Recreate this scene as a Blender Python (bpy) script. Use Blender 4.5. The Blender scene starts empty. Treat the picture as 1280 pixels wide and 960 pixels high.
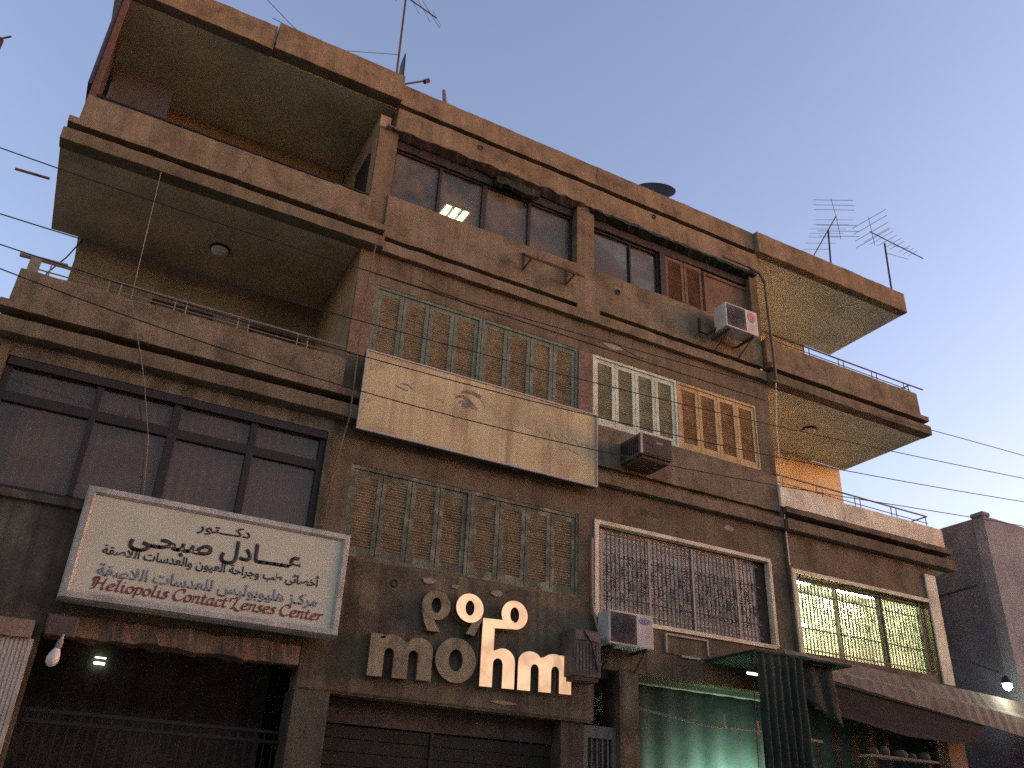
import bpy, bmesh, math, random
from math import sin, cos, pi, radians
from mathutils import Matrix, Vector, noise

random.seed(7)
sc = bpy.context.scene
COL = sc.collection

# ------------------------------------------------------------------ camera
cam_d = bpy.data.cameras.new('camera')
cam = bpy.data.objects.new('camera', cam_d)
COL.objects.link(cam)
sc.camera = cam
RIGHT = (0.87845544, -0.47589926, 0.04284781)
DOWN = (0.25570196, 0.3924487, -0.883516)
FWD = (0.40364904, 0.7870857, 0.46643707)
M = Matrix([[RIGHT[i], -DOWN[i], -FWD[i]] for i in range(3)]).to_4x4()
M.translation = (0, -12, 1.6)
cam.matrix_world = M
cam_d.sensor_width = 36
cam_d.lens = 30.44
cam_d.clip_start = 0.05
cam_d.clip_end = 3000

# ------------------------------------------------------------------ dusk sky, last glow low on the right, beyond the end of the street
SUN_EL, SUN_ROT = 4.0, 111.0
w = bpy.data.worlds.new('World')
sc.world = w
w.use_nodes = True
nt = w.node_tree
sky = nt.nodes.new('ShaderNodeTexSky')
sky.sky_type = 'NISHITA'
sky.sun_disc = False
sky.sun_elevation = radians(SUN_EL)
sky.sun_rotation = radians(SUN_ROT)
sky.ozone_density = 2.5
tint = nt.nodes.new('ShaderNodeMix')
tint.data_type = 'RGBA'
tint.blend_type = 'MULTIPLY'
tint.inputs[0].default_value = 1
tint.inputs[7].default_value = (1.59, 1.0, 0.90, 1)
nt.links.new(sky.outputs[0], tint.inputs[6])
bg = nt.nodes['Background']
nt.links.new(tint.outputs[2], bg.inputs[0])
bg.inputs[1].default_value = 0.15

sun_d = bpy.data.lights.new('sun', 'SUN')
sun_d.energy = 0.03
sun_d.color = (1.0, 0.66, 0.42)
sun_d.angle = radians(25)
sun = bpy.data.objects.new('sun', sun_d)
COL.objects.link(sun)
sd = Vector((sin(radians(SUN_ROT)) * cos(radians(16)), cos(radians(SUN_ROT)) * cos(radians(16)), sin(radians(16))))
sun.rotation_euler = sd.to_track_quat('Z', 'Y').to_euler()

sc.view_settings.view_transform = 'Standard'
sc.view_settings.look = 'None'
sc.view_settings.gamma = 1
sc.view_settings.exposure = 2.40
sc.cycles.max_bounces = 6
sc.cycles.transparent_max_bounces = 10
sc.cycles.use_denoising = False
sc.cycles.sample_clamp_indirect = 0.6


# ------------------------------------------------------------------ materials
def new_mat(name):
    m = bpy.data.materials.new(name)
    m.use_nodes = True
    return m, m.node_tree, m.node_tree.nodes['Principled BSDF']


def N(t, kind, **kw):
    n = t.nodes.new(kind)
    for k, v in kw.items():
        setattr(n, k, v)
    return n


def worn(name, base, dark, light=None, scale=1.4, streak=0.5, grain=0.35, bump=0.35, rough=0.92,
         metallic=0.0, soft=0.35, seed=0.0, grain_scale=38.0):
    """weathered surface: patches, rain streaks, fine grain, all fixed to the place"""
    light = light or [min(1, c * 1.3) for c in base]
    stain = dark
    dark = [d + (b - d) * soft for d, b in zip(dark, base)]
    light = [d + (b - d) * soft for d, b in zip(light, base)]
    m, t, b = new_mat(name)
    L = t.links.new
    geo = N(t, 'ShaderNodeNewGeometry')
    mp = N(t, 'ShaderNodeMapping')
    mp.inputs[1].default_value = (seed * 3.1, seed * 1.7, seed * 2.3)
    L(geo.outputs['Position'], mp.inputs[0])
    n1 = N(t, 'ShaderNodeTexNoise')
    n1.inputs['Scale'].default_value = scale
    n1.inputs['Detail'].default_value = 9
    n1.inputs['Roughness'].default_value = 0.66
    L(mp.outputs[0], n1.inputs[0])
    r1 = N(t, 'ShaderNodeValToRGB')
    r1.color_ramp.elements[0].position = 0.36
    r1.color_ramp.elements[1].position = 0.66
    r1.color_ramp.elements[0].color = (*dark, 1)
    r1.color_ramp.elements[1].color = (*light, 1)
    e = r1.color_ramp.elements.new(0.5)
    e.color = (*base, 1)
    L(n1.outputs[0], r1.inputs[0])
    # rain streaks
    mp2 = N(t, 'ShaderNodeMapping')
    mp2.inputs[3].default_value = (8.0, 8.0, 0.38)
    L(mp.outputs[0], mp2.inputs[0])
    n2 = N(t, 'ShaderNodeTexNoise')
    n2.inputs['Scale'].default_value = 1.0
    n2.inputs['Detail'].default_value = 6
    L(mp2.outputs[0], n2.inputs[0])
    r2 = N(t, 'ShaderNodeMapRange')
    r2.inputs[1].default_value = 0.45
    r2.inputs[2].default_value = 0.72
    r2.inputs[3].default_value = 0
    r2.inputs[4].default_value = streak
    L(n2.outputs[0], r2.inputs[0])
    mx = N(t, 'ShaderNodeMix', data_type='RGBA')
    L(r2.outputs[0], mx.inputs[0])
    L(r1.outputs[0], mx.inputs[6])
    mx.inputs[7].default_value = (*stain, 1)
    # grain
    n3 = N(t, 'ShaderNodeTexNoise')
    n3.inputs['Scale'].default_value = grain_scale
    n3.inputs['Detail'].default_value = 5
    n3.inputs['Roughness'].default_value = 0.8
    L(geo.outputs['Position'], n3.inputs[0])
    r3 = N(t, 'ShaderNodeMapRange')
    r3.inputs[1].default_value = 0.3
    r3.inputs[2].default_value = 0.7
    r3.inputs[3].default_value = 1 - grain
    r3.inputs[4].default_value = 1 + grain
    L(n3.outputs[0], r3.inputs[0])
    mg = N(t, 'ShaderNodeMix', data_type='RGBA', blend_type='MULTIPLY')
    mg.inputs[0].default_value = 1
    L(mx.outputs[2], mg.inputs[6])
    L(r3.outputs[0], mg.inputs[7])
    L(mg.outputs[2], b.inputs['Base Color'])
    b.inputs['Roughness'].default_value = rough
    b.inputs['Metallic'].default_value = metallic
    b.inputs['Specular IOR Level'].default_value = 0.25
    bp = N(t, 'ShaderNodeBump')
    bp.inputs['Strength'].default_value = bump
    bp.inputs['Distance'].default_value = 0.02
    add = N(t, 'ShaderNodeMath', operation='ADD')
    L(n3.outputs[0], add.inputs[0])
    L(n1.outputs[0], add.inputs[1])
    L(add.outputs[0], bp.inputs['Height'])
    L(bp.outputs[0], b.inputs['Normal'])
    return m


def plain(name, col, rough=0.6, metallic=0.0, var=0.2, scale=9.0, spec=0.3):
    m, t, b = new_mat(name)
    L = t.links.new
    geo = N(t, 'ShaderNodeNewGeometry')
    n1 = N(t, 'ShaderNodeTexNoise')
    n1.inputs['Scale'].default_value = scale
    n1.inputs['Detail'].default_value = 7
    n1.inputs['Roughness'].default_value = 0.7
    L(geo.outputs['Position'], n1.inputs[0])
    r = N(t, 'ShaderNodeMapRange')
    r.inputs[1].default_value = 0.3
    r.inputs[2].default_value = 0.7
    r.inputs[3].default_value = 1 - var
    r.inputs[4].default_value = 1 + var
    L(n1.outputs[0], r.inputs[0])
    mg = N(t, 'ShaderNodeMix', data_type='RGBA', blend_type='MULTIPLY')
    mg.inputs[0].default_value = 1
    mg.inputs[6].default_value = (*col, 1)
    L(r.outputs[0], mg.inputs[7])
    L(mg.outputs[2], b.inputs['Base Color'])
    b.inputs['Roughness'].default_value = rough
    b.inputs['Metallic'].default_value = metallic
    b.inputs['Specular IOR Level'].default_value = spec
    return m


def glow(name, col, strength, var=0.0, base=(0.7, 0.6, 0.5)):
    m, t, b = new_mat(name)
    L = t.links.new
    b.inputs['Base Color'].default_value = (*base, 1)
    b.inputs['Roughness'].default_value = 0.5
    b.inputs['Emission Color'].default_value = (*col, 1)
    b.inputs['Emission Strength'].default_value = strength
    if var:
        geo = N(t, 'ShaderNodeNewGeometry')
        n1 = N(t, 'ShaderNodeTexNoise')
        n1.inputs['Scale'].default_value = 3.2
        n1.inputs['Detail'].default_value = 6
        L(geo.outputs['Position'], n1.inputs[0])
        r = N(t, 'ShaderNodeMapRange')
        r.inputs[1].default_value = 0.32
        r.inputs[2].default_value = 0.6
        r.inputs[3].default_value = strength * (1 - var)
        r.inputs[4].default_value = strength
        L(n1.outputs[0], r.inputs[0])
        L(r.outputs[0], b.inputs['Emission Strength'])
    return m


def glass(name, tint_col=(0.55, 0.58, 0.55), refl=0.12, dirt=(0.10, 0.09, 0.08), dirt_amt=0.12):
    m = bpy.data.materials.new(name)
    m.use_nodes = True
    t = m.node_tree
    L = t.links.new
    t.nodes.remove(t.nodes['Principled BSDF'])
    out = t.nodes['Material Output']
    tr = N(t, 'ShaderNodeBsdfTransparent')
    tr.inputs[0].default_value = (*tint_col, 1)
    gl = N(t, 'ShaderNodeBsdfGlossy')
    gl.inputs['Roughness'].default_value = 0.06
    gl.inputs[0].default_value = (0.85, 0.85, 0.85, 1)
    lw = N(t, 'ShaderNodeLayerWeight')
    lw.inputs[0].default_value = 0.25
    mr = N(t, 'ShaderNodeMapRange')
    mr.inputs[3].default_value = refl
    mr.inputs[4].default_value = 0.45
    L(lw.outputs['Fresnel'], mr.inputs[0])
    m1 = N(t, 'ShaderNodeMixShader')
    L(mr.outputs[0], m1.inputs[0])
    L(tr.outputs[0], m1.inputs[1])
    L(gl.outputs[0], m1.inputs[2])
    df = N(t, 'ShaderNodeBsdfDiffuse')
    df.inputs[0].default_value = (*dirt, 1)
    geo = N(t, 'ShaderNodeNewGeometry')
    n1 = N(t, 'ShaderNodeTexNoise')
    n1.inputs['Scale'].default_value = 2.5
    n1.inputs['Detail'].default_value = 8
    L(geo.outputs['Position'], n1.inputs[0])
    r = N(t, 'ShaderNodeMapRange')
    r.inputs[1].default_value = 0.35
    r.inputs[2].default_value = 0.7
    r.inputs[3].default_value = dirt_amt * 0.3
    r.inputs[4].default_value = dirt_amt * 1.8
    L(n1.outputs[0], r.inputs[0])
    m2 = N(t, 'ShaderNodeMixShader')
    L(r.outputs[0], m2.inputs[0])
    L(m1.outputs[0], m2.inputs[1])
    L(df.outputs[0], m2.inputs[2])
    L(m2.outputs[0], out.inputs[0])
    return m


PL = worn('brown plaster', (0.155, 0.113, 0.064), (0.073, 0.052, 0.031), (0.204, 0.154, 0.092), scale=1.6, streak=0.45, soft=0.25)
PLP = worn('parapet plaster', (0.184, 0.137, 0.078), (0.086, 0.063, 0.037), (0.249, 0.188, 0.116), scale=1.9, streak=0.4, seed=1, soft=0.25)
PLB = worn('band plaster', (0.148, 0.113, 0.063), (0.069, 0.051, 0.031), (0.191, 0.147, 0.087), scale=1.3, streak=0.5, seed=2, soft=0.25)
PLG = worn('grimy fascia plaster', (0.138, 0.108, 0.064), (0.044, 0.036, 0.022), (0.237, 0.186, 0.110), scale=1.7, streak=0.7, seed=3)
PLR = worn('reddish pier plaster', (0.196, 0.124, 0.078), (0.113, 0.075, 0.048), scale=2.2, streak=0.3, seed=4)
SOFL = worn('olive soffit paint', (0.571, 0.499, 0.288), (0.373, 0.324, 0.186), scale=0.9, streak=0.0, bump=0.15, grain=0.2, seed=5)
SOFR = worn('lit ochre soffit paint', (0.559, 0.571, 0.423), (0.416, 0.428, 0.318), scale=0.9, streak=0.0, bump=0.15, grain=0.2, seed=6)  # paint boosted to carry the light on the right soffits
SOFD = worn('brown soffit', (0.457, 0.351, 0.206), (0.263, 0.197, 0.120), scale=1.1, streak=0.0, bump=0.15, grain=0.2, seed=7)  # browner and darker tone than the roof soffit
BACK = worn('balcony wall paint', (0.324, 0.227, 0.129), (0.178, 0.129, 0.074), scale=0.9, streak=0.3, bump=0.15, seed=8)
OCH = worn('orange balcony wall', (0.807, 0.614, 0.336), (0.600, 0.446, 0.248), scale=0.9, streak=0.2, bump=0.12, grain=0.12, seed=9)  # orange wall paint, brightened to carry the warm glow on it
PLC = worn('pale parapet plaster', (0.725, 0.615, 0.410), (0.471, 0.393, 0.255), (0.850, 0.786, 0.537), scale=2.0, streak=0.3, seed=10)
CREAM = worn('cream paint', (0.45, 0.39, 0.30), (0.29, 0.24, 0.18), scale=2.2, streak=0.3, bump=0.15, grain=0.2, seed=11)
CONC = worn('grey concrete', (0.195, 0.186, 0.190), (0.124, 0.117, 0.120), scale=1.8, streak=0.45, seed=12)
CONL = worn('pale concrete', (0.285, 0.265, 0.24), (0.19, 0.175, 0.16), scale=1.8, streak=0.4, seed=13)
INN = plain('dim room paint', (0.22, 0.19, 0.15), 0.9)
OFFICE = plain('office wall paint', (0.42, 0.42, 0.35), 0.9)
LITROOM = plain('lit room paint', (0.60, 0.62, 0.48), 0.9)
GREEN = worn('faded green paint', (0.158, 0.183, 0.119), (0.088, 0.095, 0.061), (0.254, 0.270, 0.181), scale=5, streak=0.5, grain=0.3, seed=14)
GREENP = worn('peeling green paint', (0.144, 0.147, 0.092), (0.069, 0.067, 0.041), (0.410, 0.380, 0.256), scale=4.2, streak=0.5, grain=0.4, seed=15)
SLAT = worn('weathered louvre slats', (0.393, 0.305, 0.178), (0.216, 0.171, 0.103), scale=5, streak=0.4, grain=0.3, seed=16)
WHITE = worn('white shutter paint', (0.554, 0.568, 0.404), (0.339, 0.334, 0.234), scale=5, streak=0.3, grain=0.2, seed=17)
SLATW = worn('pale louvre slats', (0.387, 0.367, 0.224), (0.232, 0.220, 0.137), scale=5, streak=0.3, seed=18)
TAN = worn('tan shutter paint', (0.483, 0.337, 0.148), (0.306, 0.209, 0.099), scale=5, streak=0.3, grain=0.2, seed=19)
SLATT = worn('tan louvre slats', (0.421, 0.261, 0.128), (0.273, 0.166, 0.089), scale=5, streak=0.3, seed=20)
BRWN = worn('brown shutter paint', (0.156, 0.095, 0.060), (0.091, 0.059, 0.039), scale=4, streak=0.3, seed=21)
FRAME = plain('dark brown frame', (0.026, 0.019, 0.016), 0.6)
DKMET = plain('dark iron', (0.035, 0.03, 0.028), 0.55, 0.3)
RAIL = plain('painted rail', (0.20, 0.165, 0.125), 0.6)
RUST = plain('rusty iron', (0.095, 0.05, 0.032), 0.85, var=0.4)
ALU = plain('grey aluminium', (0.30, 0.29, 0.28), 0.45, 0.6)
WIRE = plain('black cable', (0.02, 0.018, 0.018), 0.7)
GRILL = plain('pale grille paint', (0.33, 0.275, 0.22), 0.6, var=0.3)
GRILLD = plain('brown grille paint', (0.10, 0.072, 0.052), 0.6, var=0.3)
ACW = worn('ageing white casing', (0.50, 0.45, 0.385), (0.36, 0.31, 0.255), scale=4, streak=0.3, grain=0.12, bump=0.05, rough=0.55, seed=22)
ACD = plain('dark grille plastic', (0.05, 0.046, 0.042), 0.6)
ACB = worn('grimy brown casing', (0.115, 0.095, 0.070), (0.061, 0.054, 0.043), scale=4, streak=0.4, seed=23)
BLUE = plain('logo blue', (0.10, 0.13, 0.24), 0.5)
RED = plain('logo red', (0.36, 0.16, 0.11), 0.5, var=0.3)
SIGNW = worn('aged sign white', (0.589, 0.560, 0.378), (0.490, 0.459, 0.307), (0.628, 0.596, 0.406), scale=1.2, streak=0.2, grain=0.08, bump=0.05, rough=0.6, seed=24)
SIGNF = worn('sign frame metal', (0.446, 0.427, 0.338), (0.270, 0.247, 0.195), scale=4, streak=0.4, grain=0.2, rough=0.6, seed=25)
INK = plain('black paint', (0.055, 0.042, 0.033), 0.7)
INKG = plain('faded blue grey paint', (0.235, 0.23, 0.23), 0.7, var=0.35)
INKR = plain('faded red paint', (0.22, 0.06, 0.042), 0.7, var=0.35)
BILL = worn('faded billboard print', (0.543, 0.420, 0.209), (0.291, 0.213, 0.106), (0.621, 0.493, 0.258), scale=1.1, streak=0.75, grain=0.12, bump=0.05, rough=0.7, seed=26)
BILLF = plain('billboard frame', (0.42, 0.36, 0.29), 0.5)
INKB = worn('ghost print', (0.213, 0.162, 0.115), (0.425, 0.312, 0.201), (0.138, 0.108, 0.081), scale=8, streak=0.2, grain=0.3, soft=0, seed=27)
INKB2 = worn('fainter ghost print', (0.432, 0.330, 0.185), (0.562, 0.440, 0.247), (0.389, 0.297, 0.171), scale=8, streak=0.2, grain=0.3, soft=0, seed=28)
LETD = worn('unlit letter plastic', (0.268, 0.218, 0.119), (0.109, 0.085, 0.046), (0.377, 0.297, 0.160), scale=3.0, streak=0.5, grain=0.2, rough=0.6, seed=29)
LETL = glow('lit letter plastic', (1.0, 0.60, 0.345), 0.20, var=0.38, base=(0.30, 0.2, 0.13))
LETS = plain('letter side metal', (0.10, 0.075, 0.055), 0.6)
TARP = worn('green tarpaulin', (0.018, 0.024, 0.021), (0.008, 0.011, 0.009), (0.031, 0.035, 0.032), scale=2.0, streak=0.4, grain=0.2, rough=0.75, seed=30)
TARPB = worn('grey green tarpaulin', (0.028, 0.037, 0.024), (0.014, 0.018, 0.011), scale=2.5, streak=0.7, seed=31)
CORR = worn('dusty canopy sheet', (0.185, 0.150, 0.105), (0.10, 0.08, 0.058), scale=2.0, streak=0.3, seed=32)
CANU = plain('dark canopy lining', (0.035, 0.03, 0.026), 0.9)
CURT = worn('grey beige curtain cloth', (0.36, 0.295, 0.22), (0.24, 0.195, 0.15), scale=3, streak=0.5, grain=0.1, bump=0.05, seed=33)
CURTB = worn('blue grey curtain cloth', (0.115, 0.125, 0.165), (0.07, 0.08, 0.115), scale=3, streak=0.4, grain=0.1, bump=0.05, seed=34)
BLUEM = plain('slate blue canvas', (0.055, 0.055, 0.075), 0.85)
GREYP = plain('grey sheet panel', (0.081, 0.079, 0.086), 0.8)
SHOPD = worn('dark shop wall', (0.077, 0.057, 0.040), (0.035, 0.025, 0.020), (0.132, 0.097, 0.068), scale=2.0, streak=0.4, seed=35)  # dark brown with random lighter and darker patches
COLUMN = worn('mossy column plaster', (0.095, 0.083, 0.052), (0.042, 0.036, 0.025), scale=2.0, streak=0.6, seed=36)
TERRA = worn('warm shop wall', (0.25, 0.155, 0.095), (0.13, 0.08, 0.05), scale=2.0, streak=0.3, seed=37)
CAP = worn('ochre cap stone', (0.25, 0.165, 0.105), (0.15, 0.10, 0.065), scale=4, seed=38)
BULB = plain('white opal glass', (0.70, 0.64, 0.56), 0.3, var=0.05)
FLUO = glow('fluorescent tube', (0.92, 1.0, 0.76), 3.2)
FLUOR = glow('fluorescent tube bright', (0.92, 1.0, 0.68), 95.0)
GREENL = glow('green white lamp', (0.55, 1.0, 0.78), 9.0)
STREETL = glow('street lamp glass', (0.85, 1.0, 0.97), 12.0)
GLINT = glow('reflection glint', (0.85, 1.0, 0.9), 0.9)
ASPH = worn('dusty bounce asphalt', (0.192, 0.179, 0.150), (0.136, 0.128, 0.112), scale=1.0, streak=0, seed=39)  # unseen road, paled to bounce more light up to the soffits
PAVE = worn('pavement', (0.425, 0.388, 0.324), (0.300, 0.269, 0.228), scale=1.5, streak=0, seed=40)  # paled as well, for the same upward bounce
EARTH = worn('dusty ground', (0.255, 0.210, 0.165), (0.180, 0.150, 0.120), scale=0.3, streak=0, seed=41)
GL = glass('window glass', (0.70, 0.70, 0.62), 0.03, (0.20, 0.17, 0.13), 0.42)
GLD = glass('dark window glass', (0.86, 0.77, 0.62), 0.02, (0.18, 0.14, 0.105), 0.26)
GLB = glass('clear window glass', (0.85, 0.88, 0.82), 0.04, (0.14, 0.13, 0.11), 0.08)


# ------------------------------------------------------------------ mesh helpers
class MB:
    def __init__(self):
        self.v, self.f, self.mi = [], [], []

    def add(self, verts, faces, mi=0):
        k = len(self.v)
        self.v += [tuple(p) for p in verts]
        for f in faces:
            self.f.append(tuple(i + k for i in f))
            self.mi.append(mi)
        return self

    def box(self, x0, x1, y0, y1, z0, z1, mi=0, mat=None):
        vs = [Vector((x, y, z)) for z in (z0, z1) for y in (y0, y1) for x in (x0, x1)]
        if mat is not None:
            vs = [mat @ p for p in vs]
        return self.add(vs, [(0, 1, 5, 4), (1, 3, 7, 5), (3, 2, 6, 7), (2, 0, 4, 6), (4, 5, 7, 6), (0, 2, 3, 1)], mi)

    def tube(self, pts, r, n=6, mi=0, r2=None, closed=False):
        pts = [Vector(p) for p in pts]
        m = len(pts)
        rings = []
        up0 = None
        for i, p in enumerate(pts):
            d = (pts[min(i + 1, m - 1)] - pts[max(i - 1, 0)])
            if d.length < 1e-9:
                d = Vector((0, 0, 1))
            d.normalize()
            if up0 is None:
                up0 = Vector((0, 0, 1)) if abs(d.z) < 0.9 else Vector((0, 1, 0))
            a = d.cross(up0)
            if a.length < 1e-6:
                a = d.cross(Vector((1, 0, 0)))
            a.normalize()
            b = a.cross(d)
            up0 = b
            rr = r if r2 is None else r + (r2 - r) * i / (m - 1)
            rings.append([p + (a * cos(2 * pi * k / n) + b * sin(2 * pi * k / n)) * rr for k in range(n)])
        vs = [q for ring in rings for q in ring]
        fs = []
        for i in range(m - 1):
            for k in range(n):
                fs.append((i * n + k, i * n + (k + 1) % n, (i + 1) * n + (k + 1) % n, (i + 1) * n + k))
        fs.append(tuple(range(n - 1, -1, -1)))
        fs.append(tuple((m - 1) * n + k for k in range(n)))
        return self.add(vs, fs, mi)

    def lathe(self, prof, n=24, mat=None, mi=0):
        """profile of (radius, height) round z"""
        vs, fs = [], []
        for (r, h) in prof:
            for k in range(n):
                p = Vector((r * cos(2 * pi * k / n), r * sin(2 * pi * k / n), h))
                vs.append(mat @ p if mat is not None else p)
        for i in range(len(prof) - 1):
            for k in range(n):
                fs.append((i * n + k, i * n + (k + 1) % n, (i + 1) * n + (k + 1) % n, (i + 1) * n + k))
        return self.add(vs, fs, mi)

    def prism(self, poly, y0, y1, mi=0, mi_side=None, mat=None):
        """outline in (x, z), front face at y0, back at y1"""
        n = len(poly)
        vs = [Vector((x, y0, z)) for x, z in poly] + [Vector((x, y1, z)) for x, z in poly]
        if mat is not None:
            vs = [mat @ p for p in vs]
        self.add(vs, [tuple(range(n)), tuple(range(2 * n - 1, n - 1, -1))], mi)
        k = len(self.v) - 2 * n
        ms = mi if mi_side is None else mi_side
        for i in range(n):
            j = (i + 1) % n
            self.f.append((k + i, k + n + i, k + n + j, k + j))
            self.mi.append(ms)
        return self

    def ring(self, cx, cz, ro, rzo, ri, rzi, y0, y1, n=40, mi=0, mi_side=None, tilt=0.0):
        vs = []
        for y in (y0, y1):
            for (a, b) in ((ro, rzo), (ri, rzi)):
                for k in range(n):
                    t_ = 2 * pi * k / n
                    px, pz = a * cos(t_), b * sin(t_)
                    vs.append((cx + px * cos(tilt) - pz * sin(tilt), y, cz + px * sin(tilt) + pz * cos(tilt)))
        F, G = [], []
        for k in range(n):
            j = (k + 1) % n
            F.append((k, j, n + j, n + k))
            F.append((2 * n + j, 2 * n + k, 3 * n + k, 3 * n + j))
            G.append((j, k, 2 * n + k, 2 * n + j))
            G.append((n + k, n + j, 3 * n + j, 3 * n + k))
        k0 = len(self.v)
        self.add(vs, F, mi)
        for f in G:
            self.f.append(tuple(i + k0 for i in f))
            self.mi.append(mi if mi_side is None else mi_side)
        return self

    def sweep(self, prof, x0, x1, step=0.12, mi=0):
        """closed profile of (y, z) run along x"""
        n = len(prof)
        m = max(1, int(round((x1 - x0) / step)))
        vs, fs = [], []
        for i in range(m + 1):
            x = x0 + (x1 - x0) * i / m
            vs += [(x, y, z) for y, z in prof]
        for i in range(m):
            for k in range(n):
                j = (k + 1) % n
                fs.append((i * n + k, i * n + j, (i + 1) * n + j, (i + 1) * n + k))
        fs.append(tuple(range(n)))
        fs.append(tuple(m * n + k for k in range(n - 1, -1, -1)))
        return self.add(vs, fs, mi)

    def wall(self, x0, x1, z0, z1, y, t_, holes=(), mi=0):
        """wall facing -y with real openings"""
        xs = sorted({x0, x1, *[h[0] for h in holes], *[h[1] for h in holes]})
        zs = sorted({z0, z1, *[h[2] for h in holes], *[h[3] for h in holes]})

        def hole(xa, xb, za, zb):
            return any(h[0] <= xa + 1e-6 and xb <= h[1] + 1e-6 and h[2] <= za + 1e-6 and zb <= h[3] + 1e-6 for h in holes)
        ny = y + t_
        for i in range(len(xs) - 1):
            for j in range(len(zs) - 1):
                xa, xb, za, zb = xs[i], xs[i + 1], zs[j], zs[j + 1]
                if hole(xa, xb, za, zb):
                    continue
                self.add([(xa, y, za), (xb, y, za), (xb, y, zb), (xa, y, zb)], [(0, 1, 2, 3)], mi)
                self.add([(xa, ny, za), (xb, ny, za), (xb, ny, zb), (xa, ny, zb)], [(3, 2, 1, 0)], mi)
        for h in list(holes) + [(x0, x1, z0, z1)]:
            xa, xb, za, zb = h
            self.add([(xa, y, za), (xb, y, za), (xb, y, zb), (xa, y, zb), (xa, ny, za), (xb, ny, za), (xb, ny, zb), (xa, ny, zb)],
                     [(0, 1, 5, 4), (1, 2, 6, 5), (2, 3, 7, 6), (3, 0, 4, 7)], mi)
        return self

    def build(self, name, mats, parent=None, jitter=0.0, bevel=0.0, smooth=False, recalc=True, jf=3.0):
        me = bpy.data.meshes.new(name)
        vs = self.v
        if jitter:
            out = []
            for p in vs:
                q = Vector(p)
                d = noise.noise_vector(q * jf) * jitter + noise.noise_vector(q * jf * 3.7) * jitter * 0.5
                out.append(q + d)
            vs = out
        me.from_pydata([tuple(p) for p in vs], [], self.f)
        for p, i in zip(me.polygons, self.mi):
            p.material_index = i
            p.use_smooth = smooth
        if not isinstance(mats, (list, tuple)):
            mats = [mats]
        for m in mats:
            me.materials.append(m)
        if recalc:
            bm = bmesh.new()
            bm.from_mesh(me)
            bmesh.ops.recalc_face_normals(bm, faces=bm.faces)
            bm.to_mesh(me)
            bm.free()
        o = bpy.data.objects.new(name, me)
        COL.objects.link(o)
        if parent is not None:
            o.parent = parent
            o.matrix_parent_inverse = parent.matrix_basis.inverted()
        if bevel:
            md = o.modifiers.new('bevel', 'BEVEL')
            md.width = bevel
            md.segments = 2
            md.limit_method = 'ANGLE'
            md.angle_limit = radians(40)
        return o


def tag(o, label=None, cat=None, group=None, kind=None):
    if label:
        o['label'] = label
    if cat:
        o['category'] = cat
    if group:
        o['group'] = group
    if kind:
        o['kind'] = kind
    return o


def thing(name, label, cat, loc=(0, 0, 0), group=None):
    o = bpy.data.objects.new(name, None)
    o.empty_display_size = 0.3
    o.location = loc
    COL.objects.link(o)
    return tag(o, label, cat, group)


def holder(name, parent):
    """a part that is made of its own pieces"""
    o = bpy.data.objects.new(name, None)
    COL.objects.link(o)
    o.parent = parent
    o.matrix_parent_inverse = parent.matrix_basis.inverted()
    return o


def smooth_path(pts, k=8):
    """Catmull-Rom through 2D points"""
    P = [Vector((*p, 0)) if len(p) == 2 else Vector(p) for p in pts]
    if len(P) < 3:
        return [P[0].lerp(P[1], i / k) for i in range(k + 1)]
    out = []
    for i in range(len(P) - 1):
        p0, p1, p2, p3 = P[max(i - 1, 0)], P[i], P[i + 1], P[min(i + 2, len(P) - 1)]
        for j in range(k):
            u = j / k
            out.append(0.5 * ((2 * p1) + (p2 - p0) * u + (2 * p0 - 5 * p1 + 4 * p2 - p3) * u * u + (3 * p1 - p0 - 3 * p2 + p3) * u ** 3))
    out.append(P[-1])
    return out


# ================================================================== SETTING: ground
tag(MB().add([(-400, -400, -0.02), (400, -400, -0.02), (400, 400, -0.02), (-400, 400, -0.02)], [(0, 1, 2, 3)]).build('ground', EARTH), kind='structure')
tag(MB().add([(-60, -11.0, -0.012), (80, -11.0, -0.012), (80, -3.2, -0.012), (-60, -3.2, -0.012)], [(0, 1, 2, 3)]).build('road', ASPH), kind='structure')
tag(MB().box(-60, 80, -3.2, 1.0, -0.3, 0.13).build('pavement', PAVE), kind='structure')
tag(MB().box(-60, 80, -15.8, -11.0, -0.3, 0.12).build('pavement', PAVE), kind='structure')

# ================================================================== THE BUILDING
B = thing('apartment_building', 'old four storey brown plaster apartment block with balconies at both ends and shops below', 'building', (7.7, 0, 0))

XL, XR = 3.13, 12.28           # the middle of the facade
YW = 0.0                       # its wall plane
YB = -0.17                     # front of the balcony wings

# --- middle: roof fascia, floor bands, walls
MB().sweep([(0.30, 14.49), (-0.05, 14.49), (-0.05, 13.98), (0.15, 13.98), (0.15, 13.85), (-0.06, 13.85), (-0.06, 13.30), (0.30, 13.30)],
           3.42, 12.30).build('roof_fascia', PLP, B, jitter=0.012, bevel=0.008)
MB().box(3.43, 12.29, 0.31, 10, 13.62, 13.88).build('roof_slab', PL, B)
MB().sweep([(0.28, 11.78), (-0.05, 11.76), (-0.05, 10.84), (0.15, 10.84), (0.15, 10.70), (-0.11, 10.70), (-0.11, 10.49), (0.28, 10.49)],
           3.46, 12.20).build('floor_band', PLP, B, jitter=0.012, bevel=0.008)
MB().sweep([(0.02, 10.85), (-0.048, 10.845), (-0.048, 10.69), (0.02, 10.69)], 7.46, 7.98).build('band_plaster_fill', PLP, B, jitter=0.01)
MB().box(3.125, 3.455, -0.02, 0.35, 10.96, 11.699).build('pier', PL, B)
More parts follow.
